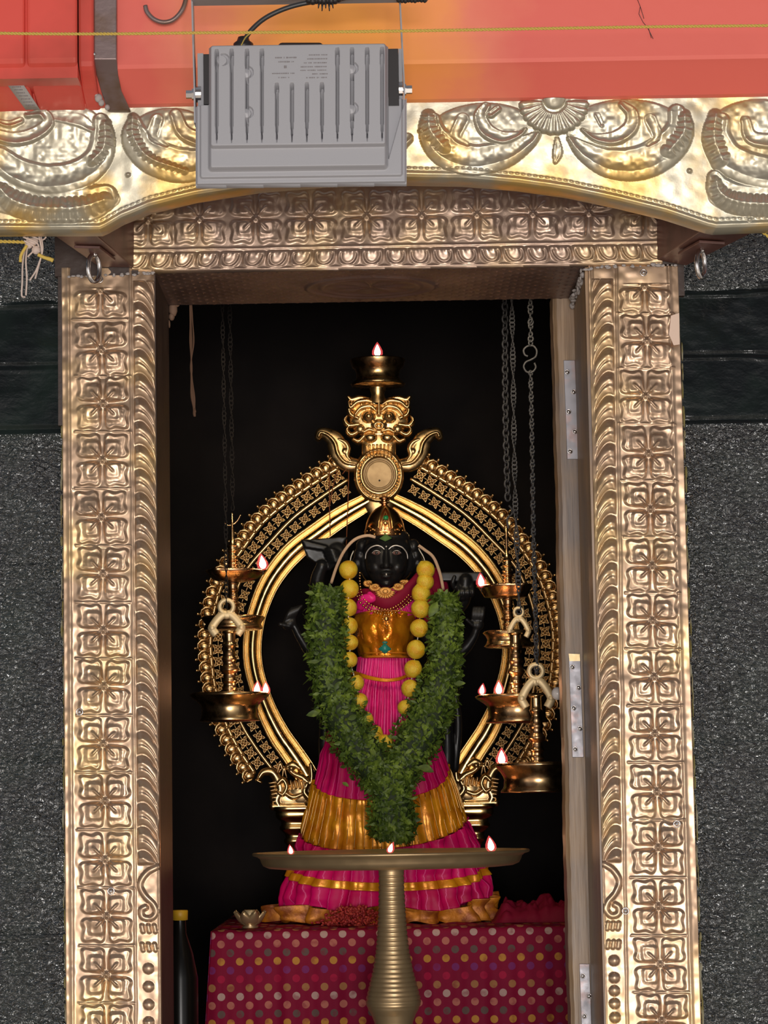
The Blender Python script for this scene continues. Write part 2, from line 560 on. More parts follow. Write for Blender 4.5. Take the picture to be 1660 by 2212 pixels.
def mk(name, verts, faces, m, parent=None, smooth=True, uv=None):
    """world-space verts/faces -> one mesh object, origin at the parent or at its own base"""
    V = np.asarray(verts, float).reshape(-1, 3)
    if parent is not None:
        org = np.array(root_loc(parent))
    else:
        lo, hi = V.min(0), V.max(0)
        org = np.array([(lo[0] + hi[0]) / 2, (lo[1] + hi[1]) / 2, lo[2]])
    me = bpy.data.meshes.new(name)
    if isinstance(faces, np.ndarray):
        n = len(faces)
        k = faces.shape[1]
        me.vertices.add(len(V))
        me.vertices.foreach_set('co', (V - org).astype(np.float32).ravel())
        me.loops.add(n * k)
        me.loops.foreach_set('vertex_index', faces.astype(np.int32).ravel())
        me.polygons.add(n)
        me.polygons.foreach_set('loop_start', (np.arange(n) * k).astype(np.int32))
        me.update(calc_edges=True)
    else:
        me.from_pydata((V - org).tolist(), [], [tuple(int(i) for i in f) for f in faces])
        me.update()
    if smooth:
        me.polygons.foreach_set('use_smooth', [True] * len(me.polygons))
    me.materials.append(m)
    o = bpy.data.objects.new(name, me)
    if parent is not None:
        o.parent = parent
    else:
        o.location = org
    COL.objects.link(o)
    return o


class MB:
    """collects shapes as plain verts / faces"""
    def __init__(self):
        self.v, self.f = [], []

    def add(self, vs, fs):
        n = len(self.v)
        self.v += [tuple(x) for x in vs]
        self.f += [tuple(i + n for i in f) for f in fs]
        return self

    def box(self, x0, x1, y0, y1, z0, z1):
        vs = [(x, y, z) for x in (x0, x1) for y in (y0, y1) for z in (z0, z1)]
        return self.add(vs, [(0, 1, 3, 2), (4, 6, 7, 5), (0, 4, 5, 1), (2, 3, 7, 6), (0, 2, 6, 4), (1, 5, 7, 3)])

    def hexa(self, a, b):
        """two quads a,b (4 points each) joined"""
        return self.add(list(a) + list(b), [(3, 2, 1, 0), (4, 5, 6, 7), (0, 1, 5, 4), (1, 2, 6, 5), (2, 3, 7, 6), (3, 0, 4, 7)])

    def tube(self, pts, r, n=8, closed=False, flat=1.0, ref=None):
        pts = [Vector(p) for p in pts]
        m = len(pts)
        rs = r if isinstance(r, (list, tuple, np.ndarray)) else [r] * m
        tang = []
        for i in range(m):
            a = pts[(i - 1) % m] if (closed or i > 0) else pts[i]
            b = pts[(i + 1) % m] if (closed or i < m - 1) else pts[i]
            tang.append((b - a).normalized() if (b - a).length > 1e-9 else Vector((0, 0, 1)))
        t0 = tang[0]
        nrm = Vector(ref) if ref else (Vector((0, 1, 0)) if abs(t0.y) < 0.9 else Vector((1, 0, 0)))
        vs, fs = [], []
        for i in range(m):
            t = tang[i]
            nrm = (nrm - t * nrm.dot(t))
            if nrm.length < 1e-6:
                nrm = t.orthogonal()
            nrm.normalize()
            bn = t.cross(nrm)
            for k in range(n):
                a = 2 * math.pi * k / n
                vs.append(pts[i] + nrm * (math.cos(a) * rs[i] * flat) + bn * (math.sin(a) * rs[i]))
        seg = m if closed else m - 1
        for i in range(seg):
            j = (i + 1) % m
            for k in range(n):
                fs.append((i * n + k, i * n + (k + 1) % n, j * n + (k + 1) % n, j * n + k))
        if not closed:
            fs.append(tuple(range(n))[::-1])
            fs.append(tuple((m - 1) * n + k for k in range(n)))
        return self.add(vs, fs)

    def ball(self, c, rx, ry=None, rz=None, n=14, rot=None):
        ry = ry or rx
        rz = rz or rx
        vs, fs = [], []
        h = max(4, n // 2)
        for i in range(h + 1):
            th = math.pi * i / h
            for k in range(n):
                a = 2 * math.pi * k / n
                p = Vector((rx * math.sin(th) * math.cos(a), ry * math.sin(th) * math.sin(a), rz * math.cos(th)))
                if rot is not None:
                    p = rot @ p
                vs.append(Vector(c) + p)
        for i in range(h):
            for k in range(n):
                k2 = (k + 1) % n
                if i == 0:
                    fs.append((k, n + k, n + k2))
                elif i == h - 1:
                    fs.append((i * n + k, (i + 1) * n + k, i * n + k2))
                else:
                    fs.append((i * n + k, (i + 1) * n + k, (i + 1) * n + k2, i * n + k2))
        return self.add(vs, fs)

    def lathe(self, c, prof, n=40, mod=None, sy=1.0, sx=1.0):
        """prof: list of (r, dz) in metres about the upright axis through c"""
        vs, fs = [], []
        for j, (r, z) in enumerate(prof):
            for k in range(n):
                a = 2 * math.pi * k / n
                rr = r * (mod(a, r, z) if mod else 1.0)
                vs.append((c[0] + sx * rr * math.cos(a), c[1] + sy * rr * math.sin(a), c[2] + z))
        for j in range(len(prof) - 1):
            for k in range(n):
                k2 = (k + 1) % n
                fs.append((j * n + k, j * n + k2, (j + 1) * n + k2, (j + 1) * n + k))
        return self.add(vs, fs)

    def obj(self, name, m, parent=None, smooth=True):
        return mk(name, self.v, self.f, m, parent, smooth)


def bevel(o, w, seg=2):
    b = o.modifiers.new('bevel', 'BEVEL')
    b.width = w
    b.segments = seg
    b.limit_method = 'ANGLE'
    return o


def flatshade(o):
    for p in o.data.polygons:
        p.use_smooth = False
    return o


def spline(pts, k=8):
    """Catmull-Rom through tuples of any length"""
    P = np.asarray(pts, float)
    if len(P) < 3:
        t = np.linspace(0, 1, k + 1)[:, None]
        return P[0] * (1 - t) + P[-1] * t
    Q = np.vstack([2 * P[0] - P[1], P, 2 * P[-1] - P[-2]])
    out = []
    for i in range(1, len(Q) - 2):
        for j in range(k):
            t = j / k
            out.append(0.5 * ((2 * Q[i]) + (-Q[i - 1] + Q[i + 1]) * t + (2 * Q[i - 1] - 5 * Q[i] + 4 * Q[i + 1] - Q[i + 2]) * t * t + (-Q[i - 1] + 3 * Q[i] - 3 * Q[i + 1] + Q[i + 2]) * t ** 3))
    out.append(P[-1])
    return np.array(out)


def vnoise(x, y, sc, seed=0):
    r = np.random.default_rng(seed)
    G = r.random((64, 64))
    a, b = x / sc, y / sc
    i, j = np.floor(a).astype(int), np.floor(b).astype(int)
    u, v = a - i, b - j
    u, v = u * u * (3 - 2 * u), v * v * (3 - 2 * v)
    g = lambda ii, jj: G[ii % 64, jj % 64]
    return (g(i, j) * (1 - u) + g(i + 1, j) * u) * (1 - v) + (g(i, j + 1) * (1 - u) + g(i + 1, j + 1) * u) * v - 0.5


def sst(x, a, b):
    t = np.clip((x - a) / (b - a), 0, 1)
    return t * t * (3 - 2 * t)


class Relief:
    """hammered / cast sheet: a height field in millimetre-like photo units on an upright plane"""
    def __init__(self, x0, y0, x1, y1, step, Y, floor=0.0):
        self.nx = int(round((x1 - x0) / step)) + 1
        self.ny = int(round((y1 - y0) / step)) + 1
        self.X, self.Z = np.meshgrid(np.linspace(x0, x1, self.nx), np.linspace(y0, y1, self.ny))
        self.H = np.full_like(self.X, floor)
        self.Y = Y
        self.warp = False
        self.mask = None

    def win(self, x0, y0, x1, y1):
        X, Z = self.X[0], self.Z[:, 0]
        i0, i1 = np.searchsorted(X, x0), np.searchsorted(X, x1)
        j0, j1 = np.searchsorted(Z, y0), np.searchsorted(Z, y1)
        return slice(j0, j1), slice(i0, i1)

    def put(self, s, h, mode):
        if mode == 'max':
            self.H[s] = np.maximum(self.H[s], h)
        elif mode == 'add':
            self.H[s] += h
        elif mode == 'sub':
            self.H[s] -= h

    def dome(self, cx, cy, rx, ry, h, ang=0.0, mode='max', base=0.0, p=0.5):
        R = max(rx, ry) + 2
        s = self.win(cx - R, cy - R, cx + R, cy + R)
        if self.warp:
            s = (slice(None), s[1])
        dx, dy = self.X[s] - cx, self.Z[s] - cy
        c, sn = math.cos(ang), math.sin(ang)
        u, v = (dx * c + dy * sn) / rx, (-dx * sn + dy * c) / ry
        q = 1 - u * u - v * v
        hh = np.where(q > 0, base + h * np.clip(q, 0, 1) ** p, -99 if mode == 'max' else 0)
        self.put(s, hh, mode)
        return self

    def stroke(self, pts, w, h, mode='max', base=0.0, p=0.5, k=6, ribs=None):
        """pts (x,y[,width factor]); ribs=(period, depth) serrates along the path"""
        P = np.asarray(pts, float)
        if P.shape[1] == 2:
            P = np.hstack([P, np.ones((len(P), 1))])
        P = spline(P, k)
        W = w * P[:, 2].max()
        s = self.win(P[:, 0].min() - W - 2, P[:, 1].min() - W - 2, P[:, 0].max() + W + 2, P[:, 1].max() + W + 2)
        if self.warp:
            s = (slice(None), s[1])
        X, Z = self.X[s], self.Z[s]
        if X.size == 0:
            return self
        best = np.full(X.shape, 1e9)
        arc = np.zeros(X.shape)
        acc = 0.0
        for i in range(len(P) - 1):
            ax, ay, aw = P[i]
            bx, by, bw = P[i + 1]
            L2 = (bx - ax) ** 2 + (by - ay) ** 2
            if L2 < 1e-9:
                continue
            t = np.clip(((X - ax) * (bx - ax) + (Z - ay) * (by - ay)) / L2, 0, 1)
            d = np.hypot(X - ax - t * (bx - ax), Z - ay - t * (by - ay)) / (w * np.maximum(0.05, aw + t * (bw - aw)))
            m_ = d < best
            best = np.where(m_, d, best)
            arc = np.where(m_, acc + t * math.sqrt(L2), arc)
            acc += math.sqrt(L2)
        q = 1 - best ** 2
        hh = np.clip(q, 0, 1) ** p * h
        if ribs:
            hh = hh * (1 - ribs[1] * (0.5 + 0.5 * np.cos(arc / ribs[0] * 2 * np.pi)) * np.clip(best * 1.3, 0, 1))
        hh = np.where(q > 0, base + hh, -99 if mode == 'max' else 0)
        self.put(s, hh, mode)
        return self

    def build(self, name, m, parent=None, thick=0.01, scale=1.0, cut=None, mirror=None, tilt=None):
        sc = mpp(self.Y) * scale
        P = ats(self.X, self.Z, self.Y if tilt is None else self.Y + tilt)
        P = P.copy()
        P[..., 1] -= self.H * sc
        idx = np.arange(self.nx * self.ny).reshape(self.ny, self.nx)
        F = np.stack([idx[:-1, :-1], idx[1:, :-1], idx[1:, 1:], idx[:-1, 1:]], -1).reshape(-1, 4)
        keep = None
        if cut is not None:
            inside = (self.H > cut).ravel()
            keep = inside[F].all(1)
        elif self.mask is not None:
            keep = self.mask.ravel()[F].all(1)
        if keep is not None:
            F = F[keep]
        V = P.reshape(-1, 3)
        # boundary skirt
        E = np.concatenate([F[:, [0, 1]], F[:, [1, 2]], F[:, [2, 3]], F[:, [3, 0]]])
        key = np.sort(E, 1)
        u, inv, cnt = np.unique(key, axis=0, return_inverse=True, return_counts=True)
        inv = inv.ravel()
        B = E[cnt[inv] == 1]
        used = np.unique(F)
        remap = -np.ones(len(V), int)
        remap[used] = np.arange(len(used))
        V2 = V[used]
        F = remap[F]
        B = remap[B]
        nb = np.unique(B)
        bm_ = -np.ones(len(V2), int)
        bm_[nb] = len(V2) + np.arange(len(nb))
        back = V2[nb].copy()
        back[:, 1] = self.Y + thick
        S = np.stack([B[:, 1], B[:, 0], bm_[B[:, 0]], bm_[B[:, 1]]], -1)
        V3 = np.vstack([V2, back])
        F3 = np.vstack([F, S])
        if mirror is not None:
            V3 = V3.copy()
            V3[:, 0] = 2 * mirror - V3[:, 0]
            F3 = F3[:, ::-1]
        return mk(name, V3, F3, m, parent)


def copy_part(o, parent=None, loc=None):
    c = o.copy()
    if parent is not None:
        c.parent = parent
    if loc is not None:
        c.location = loc
    COL.objects.link(c)
    return c


def copy_tree(o, loc=None, parent=None):
    c = o.copy()
    COL.objects.link(c)
    if parent is not None:
        c.parent = parent
    if loc is not None:
        c.location = loc
    for ch in list(o.children):
        copy_tree(ch, parent=c)
    return c


# ------------------------------------------------------------------ the setting
zt_open = at(808, 583, 0).z
XL = at(340, 1400, 0).x
XR = at(1286, 1400, 0).x
z0_in = 0.72


def granite_wall(name, xa, xb, za, zb, Y, joints):
    nx, nz = int((xb - xa) / 0.01), int((zb - za) / 0.004)
    X, Z = np.meshgrid(np.linspace(xa, xb, nx), np.linspace(zb, za, nz))
    H = np.zeros_like(X)
    for zj, w, dpt, lip in joints:
        wob = vnoise(X * 900, X * 0 + zj * 3000, 90, 5) * 0.004
        d = (Z - zj - wob) / w
        H -= dpt * np.exp(-d * d)
        H += lip * np.exp(-((Z - zj - wob + 1.8 * w) / (w * 0.9)) ** 2)
    H += 0.004 * vnoise(X * 1000, Z * 1000, 70, 8) + 0.0015 * vnoise(X * 1000, Z * 1000, 22, 9)
    V = np.stack([X, Y - H, Z], -1).reshape(-1, 3)
    idx = np.arange(nx * nz).reshape(nz, nx)
    F = np.stack([idx[:-1, :-1], idx[1:, :-1], idx[1:, 1:], idx[:-1, 1:]], -1).reshape(-1, 4)
    # solid back
    n = len(V)
    c = [0, nx - 1, nz * nx - 1, (nz - 1) * nx]
    V = np.vstack([V, [[V[i][0], Y + 0.22, V[i][2]] for i in c]])
    F = np.vstack([F, [[n, n + 1, n + 2, n + 3]]])
    o = mk(name, V, F, M_GRANITE)
    return tag(o, kind='structure')


JL = [(at(70, y, 0.02).z, w, d, l) for y, w, d, l in ((648, .003, .004, .003), (793, .0022, .004, .003), (928, .003, .005, .003), (1215, .003, .003, .001), (1640, .003, .004, .002), (2018, .003, .005, .004))]
JR = [(at(1570, y, 0.02).z, w, d, l) for y, w, d, l in ((626, .003, .004, .003), (766, .0022, .004, .003), (908, .003, .005, .003), (1240, .003, .003, .001), (1600, .003, .004, .002), (2003, .003, .005, .004))]
granite_wall('wall_left', -1.6, at(150, 1400, 0.02).x, 0.0, 3.2, 0.02, JL)
granite_wall('wall_right', at(1480, 1400, 0.02).x, 1.6, 0.0, 3.2, 0.02, JR)
tag(MB().box(-1.6, 1.6, 0.06, 0.24, zt_open + 0.20, 3.2).obj('wall_front', M_SOOT, smooth=False), kind='structure')
tag(MB().box(-1.2, 1.2, 2.3, 2.4, 0.0, 3.0).obj('wall_back', M_SOOT, smooth=False), kind='structure')
tag(MB().box(-1.3, -1.2, 0.24, 2.4, 0.0, 3.0).obj('wall_inner_left', M_SOOT, smooth=False), kind='structure')
tag(MB().box(1.2, 1.3, 0.24, 2.4, 0.0, 3.0).obj('wall_inner_right', M_SOOT, smooth=False), kind='structure')
tag(MB().box(-1.2, 1.2, 0.24, 2.3, 3.0, 3.1).obj('ceiling', M_SOOT, smooth=False), kind='structure')
tag(MB().box(-1.2, 1.2, 0.0, 2.3, z0_in - 0.1, z0_in).obj('floor', M_SOOT, smooth=False), kind='structure')

# ------------------------------------------------------------------ door frame
frame = thing('door_frame', (0, 0, z0_in), 'brass clad temple door frame embossed with four petalled flower squares and leaf borders', 'door frame')


def flower(a, b):
    p, q = np.abs(a), np.abs(b)
    th = np.arctan2(q, p)

    def rb(c, hf, r, wob=0.0):
        dx = np.maximum(np.abs(p - c) - hf + r, 0)
        dy = np.maximum(np.abs(q - c) - hf + r, 0)
        return np.hypot(dx, dy) - r + wob
    o = rb(0.50, 0.445, 0.20, 0.035 * np.cos(th * 12))
    i = rb(0.385, 0.335, 0.20)
    h = 0.40 * sst(-o, -0.015, 0.13)
    h += np.exp(-((o + 0.08) / 0.06) ** 2) * 0.07
    h = h + 0.42 * sst(-i, -0.01, 0.14)
    dish = np.exp(-(((p - .50) ** 2 + (q - .50) ** 2) / .030)) * 0.20
    h -= dish * sst(-i, 0, .08)
    along = (p + q) / 2
    wd = 0.035 + 0.16 * along
    h += 0.36 * np.clip(1 - np.abs(p - q) / wd, 0, 1) * sst(along, 0.02, 0.14) * (1 - sst(along, 0.36, 0.47))
    # beaded rim of the inner petal
    h += 0.035 * np.exp(-((i + 0.015) / 0.025) ** 2) * (0.5 + 0.5 * np.cos(th * 40))
    h += 0.55 * np.exp(-((p * p + q * q) / 0.007))
    return h


def jamb(name, side, xa_t, xa_b, xb_t, xb_b, fc_t, fc_b, ls_t, ls_b, centres, strip_end, y0, y1):
    """pixel columns at y=600 (t) and y=2200 (b)"""
    step = 1.6
    ny, nx = int((y1 - y0) / step) + 1, int(200 / step) + 1
    R = Relief(0, y0, 1, y1, 1, 0.0)
    U, Yp = np.meshgrid(np.linspace(0, 1, nx), np.linspace(y0, y1, ny))
    lerp = lambda a, b: a + (b - a) * (Yp - 600) / 1600.0
    xa, xb = lerp(xa_t, xa_b), lerp(xb_t, xb_b)
    X = xa + (xb - xa) * U
    wob = 1.8 * vnoise(X, Yp, 60, 3 + side)
    c = np.array(centres)
    k = np.abs(Yp[..., None] - c).argmin(-1)
    rr = np.random.default_rng(5 + side)
    jx, jy, ja = rr.normal(0, 1.3, len(c)), rr.normal(0, 1.2, len(c)), rr.normal(0, 0.02, len(c))
    u = (X - lerp(fc_t, fc_b) - jx[k] + wob)
    v = (Yp - c[k] - jy[k] + wob)
    a = (u + ja[k] * v) / 58.0
    b = (v - ja[k] * u) / 61.0
    H = 11.0 * flower(a + .03 * vnoise(X, Yp, 25, 8), b + .03 * vnoise(X, Yp, 25, 18)) * (0.9 + 0.5 * vnoise(X, Yp, 130, 4))
    H *= (np.abs(a) < 1.06) & (Yp > c[0] - 6)
    # leaf strip
    s0, s1 = lerp(ls_t[0], ls_b[0]), lerp(ls_t[1], ls_b[1])
    s = (X - s0) / (s1 - s0)
    if side > 0:
        s = 1 - s
    t = Yp - (y0 + 30)
    ph = t / 51.5 - 0.62 * np.clip(s, 0, 1) ** 1.6 + 0.25 * np.sin(np.clip(s, 0, 1) * 3.1)
    fr = ph - np.floor(ph)
    leaf = np.sqrt(np.clip(np.sin(np.pi * np.clip(fr * 1.12, 0, 1)), 0, 1)) * 0.75
    leaf += 0.42 * np.exp(-(((fr - 0.30) / 0.13) ** 2 + ((s - 0.30) / 0.20) ** 2))
    leaf += 0.30 * np.exp(-(((fr - 0.62) / 0.12) ** 2 + ((s - 0.26) / 0.17) ** 2))
    leaf -= 0.28 * np.exp(-((fr - 0.52) / 0.06) ** 2) * sst(s, 0.25, 0.5)
    ins = sst(s, 0.02, 0.12) * (1 - sst(s, 0.93, 1.02))
    up = (Yp > y0 + 30) * (1 - sst(Yp, strip_end - 6, strip_end + 2))
    H = np.maximum(H, 0) + 8.0 * leaf * ins * up
    # ridges between bands and along the edges
    for xx, hh, w in ((s0 - 4 if side < 0 else s0 - 1, 2.2, 2.2), (s1 + 1 if side < 0 else s1 + 6, 2.2, 2.2)):
        H += hh * np.exp(-((X - xx + wob) / w) ** 2)
    edge = xa + 14 if side < 0 else xb - 20
    H += 2.6 * np.exp(-((X - edge) / 3.5) ** 2)
    H += 3.0 * vnoise(X, Yp, 45, 21 + side) + 1.3 * vnoise(X, Yp, 14, 22 + side)
    # horizontal ledges between flower squares
    mid = (c[1:] + c[:-1]) / 2
    km = np.abs(Yp[..., None] - mid).argmin(-1)
    H += 1.8 * np.exp(-((Yp - mid[km] + wob) / 2.2) ** 2) * (np.abs(a) < 1.05)
    R.X, R.Z, R.H, R.nx, R.ny = X, Yp, H, nx, ny
    R.Yp = Yp
    return R, lerp, s0, s1


LC = [628, 752, 873, 993, 1118, 1240, 1362, 1484, 1606, 1730, 1855, 1980, 2105, 2228]
RC = [620, 735, 855, 977, 1100, 1220, 1342, 1463, 1585, 1710, 1832, 1960, 2082, 2205]


def strip_tail(R, s0, s1, y_s, studs, side):
    """S-curl, little blocks and round studs that end the leaf strip"""
    f = lambda y, k: float((s0[:, 0] + (s1 - s0)[:, 0] * k)[min(len(s0) - 1, int((y - R.Z[0, 0]) / 1.6))])
    m = (lambda k: k) if side < 0 else (lambda k: 1 - k)

    def stroke(pts, w, h):
        P = spline([(f(y, m(k)), y) for k, y in pts], 8)
        best = np.full(R.X.shape, 1e9)
        for i in range(len(P) - 1):
            a_, b_ = P[i], P[i + 1]
            L2 = ((b_ - a_) ** 2).sum()
            t = np.clip(((R.X - a_[0]) * (b_[0] - a_[0]) + (R.Z - a_[1]) * (b_[1] - a_[1])) / L2, 0, 1)
            best = np.minimum(best, np.hypot(R.X - a_[0] - t * (b_[0] - a_[0]), R.Z - a_[1] - t * (b_[1] - a_[1])) / w)
        R.H += h * np.sqrt(np.clip(1 - best ** 2, 0, 1))
    stroke([(0.95, y_s), (0.45, y_s + 14), (0.15, y_s + 38), (0.35, y_s + 62), (0.75, y_s + 82), (0.85, y_s + 100), (0.6, y_s + 112), (0.25, y_s + 108), (0.2, y_s + 94), (0.4, y_s + 88)], 6.5, 6)
    for yy in (y_s + 128, y_s + 168):
        for kk in (0.22, 0.5, 0.78):
            stroke([(kk, yy), (kk + 0.05, yy + 12)], 5, 5)
    for y in studs:
        d = np.hypot(R.X - f(y, 0.5), R.Z - y) / 11.5
        R.H += 8 * np.sqrt(np.clip(1 - d ** 2, 0, 1))


R1, lerp1, s0, s1 = jamb('jamb', -1, 133, 143, 333, 347, 218, 230, (286, 332), (298, 346), LC, 1868, 578, 2300)
strip_tail(R1, s0, s1, 1872, [2092, 2131, 2170, 2208, 2246], -1)
jl = R1.build('jamb', M_FRAME, frame, thick=0.03)
jl['label'] = 'left embossed jamb'
R2, lerp2, s0, s1 = jamb('jamb', 1, 1272, 1310, 1466, 1515, 1392, 1430, (1280, 1326), (1309, 1349), RC, 1862, 574, 2300)
strip_tail(R2, s0, s1, 1866, [2075, 2112, 2140, 2168, 2198, 2232], 1)
jr = R2.build('jamb', M_FRAME, frame, thick=0.03)
jr['label'] = 'right embossed jamb'

# lintel
R = Relief(285, 330, 1432, 583, 1.7, -0.002)
X, Yp = R.X, R.Z
sl = lambda y, x: y - (x - 850) * -0.0166        # the frame leans with the lens
Yl = Yp + (X - 850) * 0.017
wob = 2.0 * vnoise(X, Yp, 55, 31)
cxs = np.array([320, 432, 553, 672, 793, 911, 1031, 1152, 1272, 1395])
k = np.abs(X[..., None] - cxs).argmin(-1)
a = (X - cxs[k] + wob) / 58.0
b = (Yl - 466.0 + wob) / 58.0
H = 10.0 * flower(a + .03 * vnoise(X, Yp, 25, 38), b + .03 * vnoise(X, Yp, 25, 48)) * (np.abs(b) < 1.05)
s = (Yl - 538) / 34.0
tx = (X - 830) / 50.5 - 0.22 * np.tanh((X - 830) / 260) * s
fr = tx - np.floor(tx) - 0.5
leafd = (fr / 0.44) ** 2 + ((s - 0.35) / 0.75) ** 2
ins = sst(s, -0.08, 0.06) * (1 - sst(s, 0.92, 1.05))
H += ins * (5.5 * np.sqrt(np.clip(1 - leafd, 0, 1)) + 3.2 * np.exp(-((leafd - 0.95) / 0.25) ** 2) + 2.5 * np.exp(-(((np.abs(fr) - 0.16) / 0.12) ** 2 + ((s - .12) / .2) ** 2)) - 3 * np.exp(-((leafd - .45) / .12) ** 2) * (s > .2))
for yy in (531, 575):
    H += 2.4 * np.exp(-((Yl - yy + wob) / 2.5) ** 2)
H += 3.0 * vnoise(X, Yp, 45, 51) + 1.2 * vnoise(X, Yp, 13, 52)
R.H = H
R.mask = (Yl < 581)
R.build('lintel', M_LINTEL, frame, thick=0.05)

# rivets on the sheets
rv = [(217, 590 + 13), (240, 1925), (172, 1538), (1393, 588), (1442, 2010 - 230), (190, 600)]
for i, (x, y) in enumerate([(240, 1925), (172, 1538), (215, 604), (1391, 589), (1352, 1968), (1463, 1780)]):
    c = at(x, y, -0.004)
    MB().lathe(c, [(0.0001, 0), (0.004, 0)], 12).obj
    mb = MB()
    mb.ball(c, 0.0035, 0.004, 0.0035, 10)
    mb.tube([c + Vector((0.0055 * math.cos(t), 0, 0.0055 * math.sin(t))) for t in np.linspace(0, 2 * math.pi, 16, endpoint=False)], 0.0013, 6, closed=True)
    mb.obj('rivet', M_STEEL, frame)

# wooden linings behind the sheets
zb, zt = z0_in, zt_open
MB().box(XL - 0.19, XL + 0.0, 0.031, 0.29, zb, zt).obj('side_lining', M_REVEAL, frame, False)
o = MB().box(XR - 0.0, XR + 0.19, 0.031, 0.29, zb, zt).obj('side_lining', M_WOOD, frame, False)
o['label'] = 'weathered right lining'
# skin of the jamb edges towards the opening
MB().box(XL - 0.006, XL, 0.008, 0.034, zb, zt).obj('edge_strip', M_REVEAL, frame, False)
MB().box(XR, XR + 0.006, 0.008, 0.034, zb, zt).obj('edge_strip', M_WOOD, frame, False)

# soffit of the lintel: brown sheet with punched dots and an oval medallion
nx, ny = 420, 130
xs, ys = np.linspace(XL - 0.02, XR + 0.02, nx), np.linspace(0.0, 0.29, ny)
XX, YY = np.meshgrid(xs, ys)
cxm = (XL + XR) / 2
hh = np.zeros_like(XX)
q = 0.026
for ox, oy in ((0, 0), (0.5, 0.5)):
    fx = ((XX / q + ox) % 1 - .5) * q
    fy = ((YY / (q * 1.25) + oy) % 1 - .5) * q * 1.25
    hh += 0.0022 * np.exp(-(fx ** 2 + fy ** 2) / (0.0028 ** 2))
e = np.sqrt(((XX - cxm) / 0.115) ** 2 + ((YY - 0.15) / 0.095) ** 2)
hh *= e > 1.05
hh += 0.004 * np.exp(-((e - 1.0) / 0.05) ** 2) + 0.003 * np.exp(-((e - .78) / 0.05) ** 2)
ang = np.arctan2((YY - .15) / .095, (XX - cxm) / .115)
hh += (e < .72) * 0.0022 * np.cos(ang * 8) * np.sin(np.clip(e, 0, .72) / .72 * np.pi)
V = np.stack([XX, YY, zt_open - hh + (XX * 0)], -1).reshape(-1, 3)
idx = np.arange(nx * ny).reshape(ny, nx)
F = np.stack([idx[:-1, :-1], idx[1:, :-1], idx[1:, 1:], idx[:-1, 1:]], -1).reshape(-1, 4)
n = len(V)
V = np.vstack([V, [[xs[0], 0.01, zt_open + .2], [xs[-1], 0.01, zt_open + .2], [xs[-1], .29, zt_open + .2], [xs[0], .29, zt_open + .2]]])
F = np.vstack([F, [[n, n + 1, n + 2, n + 3]], [[idx[-1, 0], n + 3, n + 2, idx[-1, -1]]]])
M_SOFFIT = mat('brown_lacquered_sheet', (0.20, 0.135, 0.115), 0.42, 0.55, tint=((0.13, 0.085, 0.075), 9, 0.4, 0.62))
mk('soffit_panel', V, F, M_SOFFIT, frame)

# crumbling mortar where jamb and lintel meet
def crumbs(pts, r, n, Y, seedv, name='mortar_patch'):
    rr = random.Random(seedv)
    mb = MB()
    P = spline(pts, 6)
    for i in range(n):
        x, y = P[rr.randrange(len(P))]
        c = at(x + rr.uniform(-2, 2), y + rr.uniform(-2, 2), Y + rr.uniform(-.002, .004))
        k = r * rr.uniform(0.5, 1.1) * mpp(Y)
        mb.ball(c, k * rr.uniform(1, 1.8), k * 0.7, k * rr.uniform(.6, 1), 8)
    return mb


crumbs([(1262, 584), (1300, 577), (1400, 573), (1460, 572)], 4, 40, -0.008, 2).obj('mortar_joint', M_MORTAR, frame)
crumbs([(140, 598), (200, 597), (290, 592), (330, 590)], 3.5, 36, -0.008, 3).obj('mortar_joint', M_MORTAR, frame)
mb = MB()
rr = random.Random(4)
for i in range(26):
    t = i / 25
    c = Vector((XR - 0.004, 0.02 + 0.26 * t, zt_open - 0.004 - 0.012 * abs(math.sin(i * 1.7))))
    c.x += rr.uniform(-.004, .003)
    mb.ball(c, 0.0045 * rr.uniform(.4, 1.5), 0.011, 0.0045 * rr.uniform(.5, 1.6), 8)
mb.obj('mortar_joint', M_MORTAR, frame)
# peach patch of plaster on the outer edge of the right jamb, pale chips by the jamb feet
mb = MB()
pp = [(1450, 682), (1468, 676), (1469, 744), (1456, 746), (1446, 722)]
c0 = [at(x, y, -0.010) for x, y in pp]
c1 = [at(x, y, 0.01) for x, y in pp]
mb.add(c0 + c1, [(4, 3, 2, 1, 0), (5, 6, 7, 8, 9)] + [(i, (i + 1) % 5, 5 + (i + 1) % 5, 5 + i) for i in range(5)])
mb.obj('plaster_patch', M_PEACH, frame, False)

# yellow-stained joint between the jambs and the stone
def joint_line(x_t, x_b, y0, y1, seedv):
    rr = random.Random(seedv)
    mb = MB()
    y = y0
    while y < y1:
        x = x_t + (x_b - x_t) * (y - 600) / 1600
        L = rr.uniform(8, 26)
        c = at(x + rr.uniform(-2, 2), y, 0.017)
        mb.ball(c, mpp(0) * rr.uniform(1.2, 3.4), 0.006, mpp(0) * L, 8)
        y += L * rr.uniform(1.0, 2.6)
    return mb


M_LICHEN = mat('lichen_mortar', (0.20, 0.17, 0.055), 0.85, tint=((0.30, 0.28, 0.20), 30, 0.45, 0.6), bump=(90, 0.6, 0.004))
joint_line(131, 141, 930, 2230, 5).obj('joint_mortar', M_LICHEN, frame)
joint_line(1468, 1518, 760, 2230, 6).obj('joint_mortar', M_LICHEN, frame)
